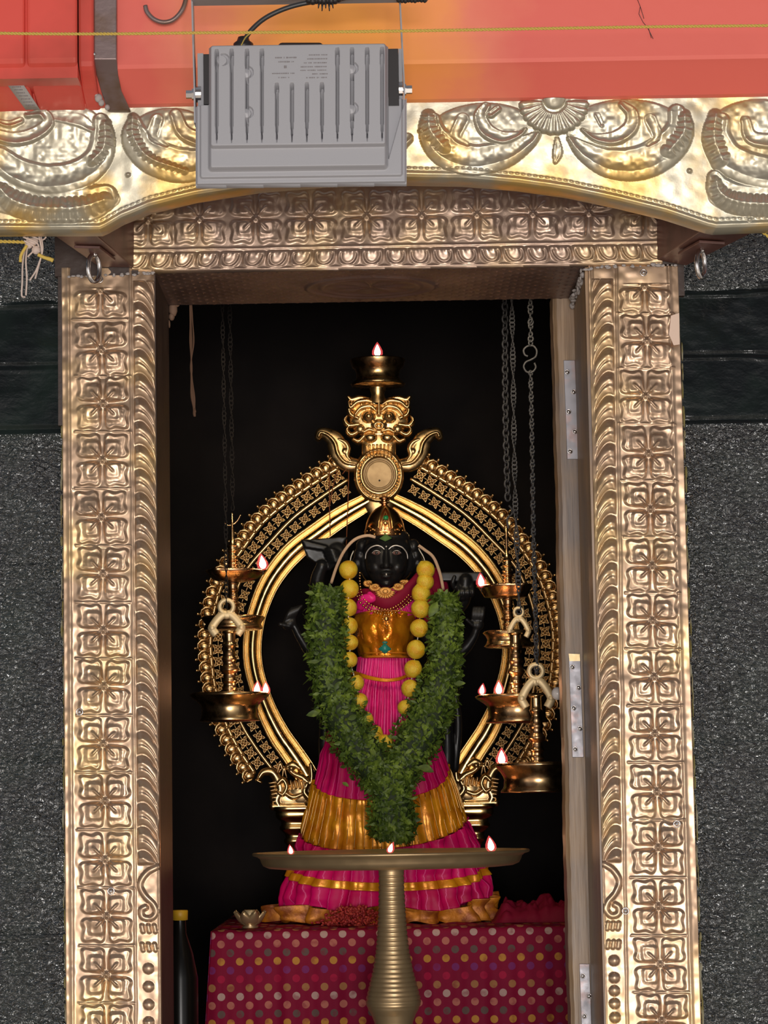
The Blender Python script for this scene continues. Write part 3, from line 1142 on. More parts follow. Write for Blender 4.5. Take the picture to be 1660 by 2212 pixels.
# brown end of the timber lintel showing over the left jamb
MB().box(at(126, 600, 0.01).x, at(150, 600, 0.01).x, 0.004, 0.06, at(130, 920, 0.01).z, at(130, 540, 0.01).z).obj('timber_edge', M_REVEAL, frame, False)
MB().box(at(1463, 600, 0.01).x, at(1478, 600, 0.01).x, 0.004, 0.06, at(1470, 640, 0.01).z, at(1470, 566, 0.01).z).obj('timber_edge', M_REVEAL, frame, False)
MB().box(at(120, 560, 0.01).x, at(300, 560, 0.01).x, 0.0, 0.06, at(200, 598, 0.01).z, at(200, 400, 0.01).z).obj('timber_edge', M_REVEAL, frame, False)
MB().box(at(1420, 560, 0.01).x, at(1475, 560, 0.01).x, 0.0, 0.06, at(1450, 573, 0.01).z, at(1450, 400, 0.01).z).obj('timber_edge', M_REVEAL, frame, False)

# ------------------------------------------------------------------ inner door post at the right with metal straps
Yd = 0.292
pxl, pxr = at(1214, 1400, Yd).x, XR + 0.05
post = thing('wooden_door_post', ((pxl + XR) / 2, Yd + 0.03, z0_in), 'weathered grey brown wooden door post with metal straps at the right of the opening', 'door post')
nz = 160
vs, fs = [], []
zz = np.linspace(z0_in, zt_open + 0.01, nz)
for i, z in enumerate(zz):
    w = 0.0012 * math.sin(z * 19) * math.sin(z * 7) + 0.0004 * math.sin(z * 130)
    vs += [(pxl + w, Yd + 0.006, z), (pxl + 0.007 + w, Yd, z), (XR + 0.04, Yd, z), (XR + 0.04, Yd + 0.09, z), (pxl + w, Yd + 0.09, z)]
for i in range(nz - 1):
    for k in range(5):
        a_, b_ = i * 5 + k, i * 5 + (k + 1) % 5
        fs.append((a_, b_, b_ + 5, a_ + 5))
mk('post', vs, fs, M_WOOD, post, False)
for (xt, xb, y0, y1, cap) in ((1218, 1241, 778, 992, 0), (1229, 1252, 1414, 1636, 1), (1252, 1272, 2082, 2300, 0)):
    mb = MB()
    a, b = at(xt, y0, Yd - .003), at(xt + (xb - xt) + 2, y0, Yd - .003)
    c, d = at(xb + 10, y1, Yd - .003), at(xt + 8, y1, Yd - .003)
    f_ = [a, b, c, d]
    mb.hexa([p + Vector((0, 0.006, 0)) for p in f_], f_)
    st = bevel(mb.obj('metal_strap', M_ZINC, post, False), 0.0008)
    if cap:
        mb = MB()
        q4 = [at(1229, 1412, Yd - .005), at(1253, 1413, Yd - .005), at(1254, 1428, Yd - .005), at(1231, 1428, Yd - .005)]
        mb.hexa([p + Vector((0, 0.004, 0)) for p in q4], q4)
        mb.obj('brass_lip', M_FASCIA, st, False)
    n = 5
    for i in range(n):
        t = (i + 0.6) / n
        x = xt + (8 * t) + (7 if i % 2 == 0 else 19)
        p = at(x, y0 + (y1 - y0) * t, Yd - .004)
        m2 = MB().ball(p, 0.0034, 0.002, 0.0034, 10)
        m2.tube([p + Vector((0.0042 * math.cos(u), 0, 0.0042 * math.sin(u))) for u in np.linspace(0, 2 * math.pi, 14, endpoint=False)], 0.0008, 5, closed=True)
        m2.obj('screw', M_STEEL, st)

# frosted round knob that sticks out behind the post
kb = thing('round_knob', at(1190, 1498, 0.44), 'pale frosted round knob sticking out beside the inner door post', 'knob')
MB().ball(at(1205, 1498, 0.42), 0.0115, 0.010, 0.0125, 20).obj('knob_head', M_KNOB, kb)
MB().tube([at(1212, 1499, 0.42), at(1250, 1499, 0.42)], 0.004, 10).obj('spindle', M_STEEL, kb)

# dry plaster lump and palm strip at the upper left of the opening
mb = MB()
for (x, y, rx, ry) in ((374, 668, 10, 18), (381, 655, 9, 9), (371, 684, 7, 9), (390, 650, 6, 4), (366, 700, 2.5, 9)):
    mb.ball(at(x, y, 0.30), rx * mpp(.3), 0.01, ry * mpp(.3), 10)
o = mb.obj('plaster_lump', mat('tan_plaster', (0.22, 0.13, 0.085), 0.8, bump=(80, .5, .003)))
tag(o, 'tan lump of plaster stuck in the upper left corner of the doorway', 'plaster lump')
mb = MB()
for k_, (dx, w) in enumerate(((0, 1.5), (5, 1.4), (2, 1.3))):
    pts = [(410 + dx * .6, 640), (411 + dx, 690), (411 + dx * 1.5, 740), (414 - dx * .3, 790), (413 + dx, 840), (418 + dx * .6, 880), (421, 900 - k_ * 8)]
    P = spline(pts, 5)
    mb.tube([at(x, y, 0.305) for x, y in P], [mpp(.305) * w * (1 + 1.6 * (i / len(P)) * math.sin(i * .5) ** 2) for i in range(len(P))], 6, flat=.5)
tag(mb.obj('dried_palm_strip', M_DRY), 'dried brown twisted strip hanging inside the upper left of the doorway', 'dry strip')

# ------------------------------------------------------------------ arched brass fascia in front of the door
YF, YFB = -0.36, -0.31
arch_pts = [(-60, 497), (0, 497), (215, 496), (228, 490), (262, 470), (320, 446), (420, 421), (560, 398), (700, 386), (840, 381), (1000, 384), (1120, 394), (1230, 410), (1340, 434), (1440, 459), (1530, 489), (1548, 493), (1700, 487), (1740, 486)]
ap = np.array(arch_pts, float)
fascia = thing('arched_brass_fascia', at(830, 490, YF), 'pale gold arched brass board with embossed scrolls spanning the top of the doorway', 'carved board')
R = Relief(-50, 196, 1712, 500, 1.8, YF)
yb = np.interp(R.X, ap[:, 0], ap[:, 1])
ytop = 213.5 + (1300 - R.X) * 0.0167
R.Z = ytop + (yb - ytop) * (R.Z - 196) / 304.0
R.warp = True
X, Z = R.X, R.Z
Hb = np.zeros_like(X)
dd = yb - Z
Hb += 3.5 * np.exp(-((dd - 7) / 5.0) ** 2)
Hb += 2.2 * np.exp(-((dd - 19) / 2.2) ** 2) * (0.6 + 0.4 * np.cos(X / 6.5 * 2 * np.pi * .5))
Hb += 4 * vnoise(X, Z, 70, 61) + 1.5 * vnoise(X, Z, 22, 62)
R.H = Hb * 1.0
base = R.H.copy()
R.H = np.zeros_like(X)


def mir(pts, cx):
    return [(2 * cx - p[0],) + tuple(p[1:]) for p in pts]


def crescent(pts, w, h, ribs=None, base=0):
    if ribs:
        R.stroke(pts, w * 1.75, h * .95, ribs=(ribs[0] * 1.05, .5), base=1, p=0.7)
        R.stroke(pts, w * .7, h * .5, ribs=(ribs[0] * 1.05, .6), base=h * .65, p=0.7)
        return
    k_ = 1.40 if w >= 20 else 1.15
    R.stroke(pts, w * k_, h * .8, base=1.5, p=0.45)
    R.stroke([(p[0], p[1] - w * .18) + tuple(p[2:]) for p in pts], w * .85, h * .42, mode='sub', p=1.0)


for (cx_, cy_, rx_, ry_, hh_) in ((1050, 285, 120, 62, 6), (1355, 285, 130, 70, 6), (95, 300, 140, 90, 6), (110, 430, 150, 42, 4), (370, 300, 95, 66, 6), (1640, 300, 120, 85, 6), (1640, 425, 110, 40, 4), (640, 280, 160, 80, 5)):
    R.dome(cx_, cy_, rx_, ry_, hh_, p=.35)
# big centre-right motif
crescent([(935, 262, .55), (936, 290, .9), (965, 325, 1.1), (1020, 345, 1.05), (1085, 335, .9), (1140, 308, .5), (1160, 290, .2)], 24, 13)
crescent([(926, 250, .5), (930, 285, .8), (958, 322, .8)], 17, 17, ribs=(13, .65))
crescent([(1000, 262, .6), (985, 300, .5), (1010, 318, .3)], 22, 9)
crescent([(1050, 232, .6), (1038, 255, .9), (1052, 285, 1), (1085, 300, .9), (1120, 292, .5), (1135, 280, .2)], 15, 17)
crescent([(1075, 238, .8), (1060, 250, .8)], 9, 20)
R.dome(1197, 226, 72, 66, 8)
for i in range(14):
    t = math.pi * (0.02 + i / 13 * 0.96)
    x1, y1 = 1197 + 30 * math.cos(t), 224 + 26 * math.sin(t)
    x2, y2 = 1197 + 66 * math.cos(t), 224 + 60 * math.sin(t)
    R.stroke([(x1, y1, .6), ((x1 + x2) / 2, (y1 + y2) / 2, .95), (x2, y2, 1.05)], 8.6, 9, base=6)
R.dome(1197, 216, 24, 22, 9, base=8)
crescent([(1232, 300, .2), (1265, 328, .6), (1320, 352, .95), (1385, 350, 1.1), (1440, 320, 1.1), (1468, 280, .9), (1462, 245, .55)], 25, 13)
crescent([(1478, 250, .5), (1476, 290, .8), (1445, 330, .8)], 16, 17, ribs=(13, .65))
crescent([(1405, 262, .6), (1420, 300, .5), (1400, 318, .3)], 20, 9)
crescent([(1258, 282, .2), (1290, 300, .6), (1330, 300, .95), (1362, 278, 1), (1365, 248, .8), (1345, 228, .5)], 15, 17)
crescent([(1290, 250, .6), (1300, 272, .5)], 10, 10)
# left motif
crescent([(0, 345, .9), (40, 372, 1), (100, 388, 1.05), (165, 378, 1), (210, 345, .9), (222, 300, .8), (218, 262, .5)], 24, 13)
crescent([(228, 268, .5), (226, 320, .8), (200, 352, .6)], 15, 17, ribs=(13, .65))
crescent([(-20, 290, .8), (30, 302, 1), (75, 292, 1), (105, 268, .9), (92, 246, .7), (60, 250, .4)], 14, 18)
crescent([(-10, 262, .5), (20, 270, .7), (45, 262, .7)], 10, 15)
crescent([(0, 398, .8), (40, 428, 1), (110, 445, 1.0), (190, 440, 1.0), (228, 425, .7)], 27, 8)
crescent([(0, 408, .6), (30, 436, 1), (90, 452, 1.05), (170, 452, 1.05), (226, 436, .8)], 16, 17, ribs=(15, .75))
crescent([(120, 255, .6), (170, 262, .9), (200, 280, .5)], 16, 9)
# motif hidden half behind the lamp
crescent([(290, 262, .4), (296, 300, .9), (330, 335, 1.1), (385, 355, 1.1), (440, 352, .9), (500, 330, .7), (560, 300, .3)], 26, 13)
crescent([(288, 255, .5), (290, 300, .8), (325, 345, .7), (400, 372, .5)], 13, 17, ribs=(12, .65))
crescent([(340, 262, .6), (330, 300, .6), (360, 320, .3)], 20, 9)
crescent([(380, 250, .8), (400, 290, 1), (450, 305, 1), (500, 285, .6)], 15, 16)
R.dome(640, 230, 72, 66, 8)
for cx in (760, 840):
    crescent([(cx - 60, 250, .6), (cx - 40, 300, 1), (cx, 325, 1), (cx + 40, 300, .6)], 18, 13)
# far right motif
crescent([(1560, 262, .5), (1552, 300, .9), (1580, 345, 1.05), (1650, 372, 1.1), (1712, 372, 1)], 25, 13)
crescent([(1546, 250, .5), (1542, 300, .85), (1560, 350, .8)], 17, 17, ribs=(14, .65))
crescent([(1545, 385, .5), (1560, 412, .9), (1610, 430, 1), (1712, 435, 1)], 24, 9)
crescent([(1545, 390, .5), (1556, 420, .9), (1600, 440, 1.05), (1712, 445, 1)], 14, 17, ribs=(13, .75))
crescent([(1610, 262, .6), (1625, 300, .9), (1690, 310, 1)], 16, 15)
# middle drop between the two halves
crescent([(1204, 300, .4), (1205, 330, 1), (1200, 352, .3)], 9, 7)
emb = R.H
R.H = base + emb * 1.0 + 1.5 * vnoise(X, Z, 9, 66) * (emb > 2)
for (x, y) in ((277, 378), (1490, 370), (908, 284), (1620, 475)):
    d = np.hypot(X - x, Z - y) / 5.0
    R.H += 6 * np.sqrt(np.clip(1 - d * d, 0, 1))
R.build('embossed_face', M_FASCIA, fascia, thick=YFB - YF, tilt=(R.Z - 497) / 280 * 0.032)
# back board and dark timber behind it
mb = MB()
xs = np.linspace(-50, 1712, 90)
top = [Vector((at(x, 220, YFB).x, YFB, at(1300, 214, -0.395).z - 0.001)) for x in xs]
bot = [at(x, float(np.interp(x, ap[:, 0], ap[:, 1])) - 1.5, YFB) for x in xs]
n = len(xs)
vs = top + bot + [p + Vector((0, 0.035, 0)) for p in top] + [p + Vector((0, 0.035, 0)) for p in bot]
fs = []
for i in range(n - 1):
    fs += [(i, i + 1, n + i + 1, n + i), (2 * n + i, 3 * n + i, 3 * n + i + 1, 2 * n + i + 1), (n + i, n + i + 1, 3 * n + i + 1, 3 * n + i), (i, 2 * n + i, 2 * n + i + 1, i + 1)]
mk('backing_board', vs, fs, M_REVEAL, fascia, False)

# wooden brackets running from the fascia to the wall
def bracket(label, near_b, far_b, near_t, far_t, ring_px, plate):
    """near_/far_: (x_outer, x_inner, y) in the photo at the fascia / at the wall"""
    Yn, Yf = YFB + 0.03, -0.004
    th = thing('wooden_bracket', at((near_b[0] + far_b[1]) / 2, far_b[2], -0.15), label, 'bracket', 'wooden brackets under the fascia')
    mb = MB()
    A = [at(near_b[0], near_b[2], Yn), at(near_b[1], near_b[3], Yn), at(near_t[1], near_t[2], Yn), at(near_t[0], near_t[2], Yn)]
    B = [at(far_b[0], far_b[2], Yf), at(far_b[1], far_b[3], Yf), at(far_t[1], far_t[2], Yf), at(far_t[0], far_t[2], Yf)]
    mb.hexa(A, B)
    bevel(mb.obj('beam_block', M_BRACKET, th, False), 0.002)
    # metal plate and ring under the block
    a0, a1 = (A[0] + A[1]) / 2, (B[0] + B[1]) / 2
    mid = a0.lerp(a1, 0.50)
    wdir = (A[1] - A[0]).normalized()
    ldir = (a1 - a0).normalized()
    up = wdir.cross(ldir)
    if up.z < 0:
        up = -up
    q = []
    for sx, sy in ((-1, -1), (1, -1), (1, 1), (-1, 1)):
        q.append(mid + wdir * (0.022 * sx) + ldir * (0.05 * sy) - up * 0.001)
    mb = MB()
    mb.hexa(q, [p - up * 0.005 for p in q])
    bevel(mb.obj('plate', M_BRACKET, th, False), 0.001)
    rx, ry = ring_px
    Yr = mid.y
    c = at(rx, ry, Yr)
    s_ = mpp(Yr)
    mb = MB()
    pts = [c + Vector((math.sin(t) * 11 * s_, math.sin(t) * 0.012, math.cos(t) * 30 * s_)) for t in np.linspace(0, 2 * math.pi, 40, endpoint=False)]
    mb.tube(pts, 5.2 * s_, 12, closed=True)
    mb.obj('ring', M_STEEL, th)
    mb = MB().ball(c + Vector((0, 0, 31 * s_)), 9 * s_, 7 * s_, 7 * s_)
    mb.obj('eyelet', M_STEEL, th)
    return th


bracket('maroon wooden bracket with a steel ring above the left jamb', (108, 205, 503, 506), (214, 289, 577, 578), (108, 232, 380), (214, 292, 380), (203, 580), 1)
bracket('maroon wooden bracket with a steel ring above the right jamb', (1640, 1528, 497, 490), (1484, 1420, 574, 562), (1640, 1528, 380), (1484, 1418, 380), (1515, 571), 0)

# ------------------------------------------------------------------ painted beam above
def extrude_profile(prof, x0, x1, nseg=2):
    vs, fs = [], []
    m = len(prof)
    for i in range(nseg):
        x = x0 + (x1 - x0) * i / (nseg - 1)
        vs += [(x, y, z) for y, z in prof]
    for i in range(nseg - 1):
        for k in range(m):
            k2 = (k + 1) % m
            fs.append((i * m + k, i * m + k2, (i + 1) * m + k2, (i + 1) * m + k))
    fs.append(tuple(range(m))[::-1])
    fs.append(tuple((nseg - 1) * m + k for k in range(m)))
    return vs, fs


zc = at(1300, 128, -0.475).z
zl = at(1300, 214, -0.395).z
prof = [(-0.475, zc + 0.5), (-0.475, zc + 0.004), (-0.472, zc - 0.002), (-0.405, zl + 0.002), (-0.395, zl), (-0.31, zl), (-0.31, zc + 0.5)]
vs, fs = extrude_profile(prof, at(-80, 100, -0.44).x, 1.2)
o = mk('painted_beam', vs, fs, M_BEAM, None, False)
tag(o, 'salmon painted timber beam, a warm orange glow painted on its middle, with a chamfered lower edge above the doorway', 'beam')
# pale cracks and cobweb threads on the beam
mb = MB()
for pts in ([(1376, -6), (1384, 14), (1381, 30), (1390, 48), (1402, 62), (1408, 82)], [(1384, 14), (1392, 40)], [(1398, 56), (1412, 84)]):
    mb.tube([at(x, y, -0.478) for x, y in pts], 0.00045, 5)
tag(mb.obj('cobweb_thread', M_CABLE), 'thin dark cobweb threads on the salmon part of the beam at upper right', 'cobweb')

# red painted bolster on the left
red = thing('red_beam_sleeve', at(60, 236, -0.46), 'glossy red painted beam end with rounded bottom and a grey label at the upper left', 'beam end')
Yr = -0.525
zr1, zr2 = at(100, 125, Yr).z, at(100, 238, -0.40).z


def sleeve_prof(Y0, dz):
    P = [(Y0, zr1 + 0.4), (Y0, zr1 + 0.01)]
    for t in np.linspace(0, 1, 12):
        P.append((Y0 + (-0.385 - Y0) * (t ** 1.5), zr1 - (zr1 - zr2) * (t ** 0.8) + dz))
    P.append((-0.37, zr1 + 0.4))
    return P


for i, (xa, xb, Y0) in enumerate(((-70, 53, Yr), (57, 166, Yr), (167, 202, Yr + 0.022))):
    vs, fs = extrude_profile(sleeve_prof(Y0, 0), at(xa, 120, Y0).x, at(xb, 120, Y0).x)
    bevel(mk('panel', vs, fs, M_RED, red, False), 0.006, 3)
MB().box(at(-70, 120, Yr).x, at(166, 120, Yr).x, Yr + 0.01, -0.38, zr1 - 0.03, zr1 + 0.4).obj('core', M_RED, red, False)
# label
f_ = lambda t: Vector((0, Yr + (-0.385 - Yr) * (t ** 1.5), zr1 - (zr1 - zr2) * (t ** 0.8)))
mb = MB()
vs = []
for i in range(7):
    t = 0.32 + 0.62 * i / 6
    p = f_(t)
    s_ = mpp(-.45)
    x0_ = at(12 + 34 * i / 6, 200, -.45).x
    x1_ = at(48 + 29 * i / 6, 200, -.45).x
    vs += [(x0_, p.y - 0.0015, p.z - 0.001), (x1_, p.y - 0.0015, p.z - 0.001)]
lab = mk('foil_label', vs, [(2 * i, 2 * i + 2, 2 * i + 3, 2 * i + 1) for i in range(6)], M_LABEL, red)
sol = lab.modifiers.new('solid', 'SOLIDIFY')
sol.thickness = 0.0006
mb = MB()
rr = random.Random(9)
for j in range(9):
    t = 0.42 + 0.44 * j / 8
    p = f_(t)
    xo = 12 + 34 * (t - .32) / .62 + 7
    x = xo
    while x < xo + 19:
        w = rr.uniform(1.5, 4)
        a_, b_ = at(x, 200, -.45).x, at(min(x + w, xo + 20), 200, -.45).x
        mb.box(a_, b_, p.y - 0.0035, p.y - 0.002, p.z - 0.0018, p.z + 0.0012)
        x += w + rr.uniform(.8, 2)
mb.obj('printed_marks', M_INK, lab, False)

# iron strap around the beam
st = thing('iron_strap', at(240, 236, -0.45), 'dark rusty flat iron strap wrapped around the painted beam', 'strap')
mb = MB()
pr = [(203, 252, -40, -0.49), (203, 252, 60, -0.49), (203, 252, 128, -0.49), (208, 255, 160, -0.465), (218, 262, 195, -0.44), (232, 282, 238, -0.412)]
vs = []
for xa, xb, y, Yv in pr:
    vs += [at(xa, y, Yv), at(xb, y, Yv), at(xb, y, Yv) + Vector((0, .012, 0)), at(xa, y, Yv) + Vector((0, .012, 0))]
fs = []
for i in range(len(pr) - 1):
    for k in range(4):
        fs.append((4 * i + k, 4 * i + (k + 1) % 4, 4 * i + 4 + (k + 1) % 4, 4 * i + 4 + k))
fs += [(3, 2, 1, 0), tuple(4 * (len(pr) - 1) + k for k in range(4))]
bevel(mk('band', vs, fs, M_STRAP, st, False), 0.0015)
MB().ball(at(203, 117, -0.493), 0.004, 0.003, 0.003).obj('nail', M_STEEL, st)
mb = MB()
for (x, y, r) in ((213, 212, 9), (219, 222, 7), (232, 232, 6), (208, 205, 5)):
    mb.ball(at(x, y, -0.432), r * .7e-3, 0.006, r * .8e-3)
tag(mb.obj('wax_lump', M_MORTAR), 'small white lump beside the foot of the iron strap', 'lump')

# iron hook
P = spline([(314, 12), (318, 26), (332, 41), (352, 48), (372, 44), (388, 30), (398, 12), (403, -12), (403, -40)], 6)
mb = MB().tube([at(x, y, -0.50) for x, y in P], 5.2 * mpp(-.5), 10)
tag(mb.obj('iron_hook', M_STRAP), 'dark rusty curved iron hook in front of the beam left of the floodlight', 'hook')

# twine across the top
def twisted(mb, pts, Y, r, pitch, strands=2, n=6):
    P = np.array([at(x, y, Y) for x, y in spline(pts, 24)])
    L = np.concatenate([[0], np.cumsum(np.linalg.norm(np.diff(P, axis=0), axis=1))])
    N = int(L[-1] / pitch * 8)
    t = np.linspace(0, L[-1], N)
    Q = np.stack([np.interp(t, L, P[:, i]) for i in range(3)], -1)
    for s_ in range(strands):
        ph = t / pitch * 2 * math.pi + s_ * 2 * math.pi / strands
        off = np.stack([0 * ph, np.cos(ph) * r * .55, np.sin(ph) * r * .55], -1)
        mb.tube([Vector(v) for v in (Q + off)], r * 0.62, n)


mb = MB()
twisted(mb, [(-40, 71), (90, 73), (262, 73), (420, 71), (700, 69), (870, 67), (1100, 63), (1400, 58), (1700, 55)], -0.78, 0.0022, 0.0105)
tag(mb.obj('twine', M_YCORD), 'long twisted yellow twine stretched across the top in front of the beam', 'twine')
# knotted cord at left
kn = thing('knotted_cord', at(80, 640, -0.30), 'pale frayed cord ends knotted to yellow twine under the left end of the fascia', 'knotted cord')
mb = MB()
twisted(mb, [(-40, 521), (20, 522), (58, 524), (75, 530)], -0.30, 0.0028, 0.014)
mb.obj('yellow_cord', M_YCORD, kn)
mb = MB()
for i, pts in enumerate(([(60, 512), (50, 560), (48, 610), (47, 638), (54, 642)], [(62, 514), (56, 560), (58, 600), (56, 638)], [(88, 508), (92, 540), (80, 580), (64, 606)], [(84, 508), (90, 545), (82, 580), (76, 602)], [(50, 512), (80, 525), (85, 545)], [(52, 520), (75, 535), (60, 555)], [(64, 508), (90, 518), (100, 512)])):
    P = spline(pts, 6)
    mb.tube([at(x, y, -0.305 + .004 * math.sin(i + k_ * .4)) for k_, (x, y) in enumerate(P)], 0.0016, 6, flat=.6)
for (x, y, a_, b_) in ((70, 522, 14, 9), (78, 540, 10, 10), (62, 530, 9, 8)):
    mb.ball(at(x, y, -0.30), a_ * .75e-3, .006, b_ * .75e-3)
mb.obj('frayed_ends', M_PALE, kn)
mb = MB()
mb.tube([at(x, y, -0.31) for x, y in spline([(82, 550), (95, 556), (108, 560), (115, 563)], 5)], [.003] * 8 + [.0035] * 8, 7)
mb.tube([at(x, y, -0.31) for x, y in spline([(58, 530), (46, 550), (44, 566)], 5)], .0026, 7)
mb.obj('yellow_knot_end', M_YCORD, kn)
mb = MB()
twisted(mb, [(1630, 494), (1650, 503), (1668, 516), (1700, 530)], -0.30, 0.0026, 0.014)
tag(mb.obj('twine_end', M_YCORD), 'short end of yellow twine under the right end of the fascia', 'twine')

# ------------------------------------------------------------------ floodlight
YW = -0.70
SW = mpp(YW)
fl = thing('floodlight', at(650, 400, YW + 0.02), 'grey finned floodlight seen from behind, hanging on a thin bracket in front of the fascia', 'floodlight')
R = Relief(423, 106, 879, 402, 1.0, YW)
X, Z = R.X, R.Z
Zr = Z + (X - 650) * 0.0125          # hangs tilted a little
H = np.zeros_like(X)


def rbox(x0, y0, x1, y1, r):
    cx, cy = (x0 + x1) / 2, (y0 + y1) / 2
    dx = np.maximum(np.abs(X - cx) - (x1 - x0) / 2 + r, 0)
    dy = np.maximum(np.abs(Zr - cy) - (y1 - y0) / 2 + r, 0)
    return np.hypot(dx, dy) - r


H += 8 * sst(-rbox(425, 100, 877, 398, 3), -1, 2.5)
H += 7 * sst(-rbox(433, 100, 870, 386, 6), -1, 3)
H += 16 * sst(-rbox(452, 100, 838, 372, 9), -2, 7)
H += 13 * sst(-rbox(456, 106, 836, 326, 8), -2, 4)
sx = [471, 503, 536, 568, 600, 632.5, 664.5, 697, 730, 761.5, 794, 826]
for i, x in enumerate(sx):
    y0 = 190 if 4 <= i <= 7 else 116
    y1 = 318
    w = np.interp(Zr, [y0, y0 + 6, y1 - 45, y1], [2.8, 4.1, 3.6, 0.5])
    wq = (np.abs(X - x) < w) & (Zr > y0) & (Zr < y1)
    H = np.where(wq, H - 54 * np.clip((y1 - Zr) / 30, 0, 1), H)
for (x, y) in ((482, 140), (534, 168), (534, 254), (759, 162), (759, 248)):
    d = np.hypot(X - x, Zr - y) / 10.5
    H = np.where(d < 1, np.maximum(H, 44 - 3 * d), H)
    d2 = np.hypot(X - x - 3, Zr - y + 2) / 13
    H = np.where((d2 < 1) & (d >= 1) & (X > x - 2), H - 12, H)
# corner notches for the bracket
notchL = (X < 453) & (Zr < 228)
notchR = (X > 839) & (Zr < 214)
sideR = (X > 839) & (Zr >= 214) & (Zr < 350) & (X - 839 < (352 - Zr) * .28)
H = np.where(sideR, H - 20, H)
R.H = H
R.mask = ~(notchL | notchR) & (Zr > 107) & (Zr < 400)
R.build('housing', M_GREY, fl, thick=0.016)
sb = Vector((0, 0, 0))
# side cheeks (dark) seen in the notches
def px_box(x0, y0, x1, y1, Ya, Yb):
    a = at((x0 + x1) / 2, (y0 + y1) / 2, Ya)
    s_ = mpp(Ya)
    return MB().box(a.x - abs(x1 - x0) / 2 * s_, a.x + abs(x1 - x0) / 2 * s_, Ya, Yb, a.z - abs(y1 - y0) / 2 * s_, a.z + abs(y1 - y0) / 2 * s_)


px_box(440, 114, 456, 228, YW - 0.004, YW + 0.04).obj('side_cheek', M_BLACKP, fl, False)
px_box(836, 102, 862, 230, YW - 0.002, YW + 0.04).obj('side_cheek', M_BLACKP, fl, False)
px_box(427, 112, 440, 235, YW + 0.012, YW + 0.045).obj('flange', M_GREY, fl, False)
px_box(862, 102, 870, 230, YW + 0.012, YW + 0.045).obj('flange', M_GREY, fl, False)
px_box(430, 112, 870, 392, YW + 0.0155, YW + 0.022).obj('front_bezel', M_GREY, fl, False)
px_box(440, 120, 862, 386, YW + 0.0215, YW + 0.024).obj('lens', M_KNOB, fl, False)
# driver hump and gland on top
mb = MB()
mb.hexa([at(592, 108, YW + .004), at(708, 108, YW + .004), at(694, 92, YW + .004), at(606, 92, YW + .004)], [at(592, 108, YW + .04), at(708, 108, YW + .04), at(694, 92, YW + .04), at(606, 92, YW + .04)])
bevel(mb.obj('driver_hump', M_BLACKP, fl, False), 0.003)
mb = MB()
mb.lathe(at(526, 103, YW + .015), [(0.0001, -.004), (0.016, -.004), (0.015, 0.006), (0.010, 0.010), (0.008, 0.016), (0.0001, 0.017)], 18)
mb.obj('cable_gland', M_BLACKP, fl)
mb = MB().ball(at(765, 101, YW + .01), 0.032, .01, .0035)
mb.obj('top_lug', M_GREY, fl)
# yoke
yk = MB()
for x, xt in ((421, 414), (872, 863)):
    a, b, c = at(x, 265, YW + .005), at(x - (1 if x < 600 else -2), 190, YW + .005), at(xt, -30, YW + .02)
    for p, q in ((a, b), (b, c)):
        w = Vector((0.0012, 0, 0))
        yk.hexa([p - w, p + w, q + w, q - w], [p - w + Vector((0, .028, 0)), p + w + Vector((0, .028, 0)), q + w + Vector((0, .028, 0)), q - w + Vector((0, .028, 0))])
a, b = at(414, -3, YW + .01), at(863, -10, YW + .01)
yk.hexa([a + Vector((0, 0, -.002)), b + Vector((0, 0, -.002)), b, a], [a + Vector((0, .03, -.002)), b + Vector((0, .03, -.002)), b + Vector((0, .03, 0)), a + Vector((0, .03, 0))])
yk.obj('yoke_bracket', M_GREY, fl, False)
for x, y, s_ in ((421, 204, -1), (872, 194, 1)):
    c = at(x, y, YW + .018)
    mb = MB()
    for (d0, d1, r) in ((0.001, 0.004, 0.009), (0.004, 0.013, 0.0065)):
        ring = []
        for dd_ in (d0, d1):
            ring.append([c + Vector((s_ * dd_, r * math.cos(u), r * math.sin(u))) for u in np.linspace(0, 2 * math.pi, 7)[:-1]])
        n0 = len(mb.v)
        mb.add(ring[0] + ring[1], [(i, (i + 1) % 6, 6 + (i + 1) % 6, 6 + i) for i in range(6)] + [tuple(range(6)), tuple(range(6, 12))])
    mb.tube([c + Vector((-s_ * .012, 0, 0)), c], 0.0035, 10)
    mb.tube([c + Vector((-s_ * .010, 0, 0)), c + Vector((-s_ * .001, 0, 0))], 0.0125, 18)
    mb.obj('side_bolt', M_STEEL, fl, False)
# faint unreadable printed lines
mb = MB()
rr = random.Random(12)
Yt = YW - 44.6 * SW
for (x0, x1, y, wk) in ((595, 640, 124, 3.2), (602, 634, 133, 3), (614, 618, 144, 7), (588, 637, 158, 2.6), (602, 624, 167, 2.6),
                        (668, 706, 119, 2.8), (664, 706, 127.5, 2.6), (657, 706, 136, 2.4), (650, 706, 144.5, 2.6), (649, 706, 152, 2.4), (675, 706, 160, 2.4), (662, 706, 168, 2.8)):
    x = x0
    while x < x1:
        w = rr.uniform(1.0, 3.0)
        c = at(x + w / 2, y - (x - 650) * .0125, Yt)
        hh_ = wk * rr.uniform(.55, 1.0) * SW / 2
        mb.box(c.x - w / 2 * SW, c.x + w / 2 * SW, Yt - .0004, Yt + .0003, c.z - hh_, c.z + hh_)
        x += w + rr.uniform(.6, 1.6)
        if rr.random() < .12:
            x += 3
mb.obj('printed_text', M_INK, fl, False)

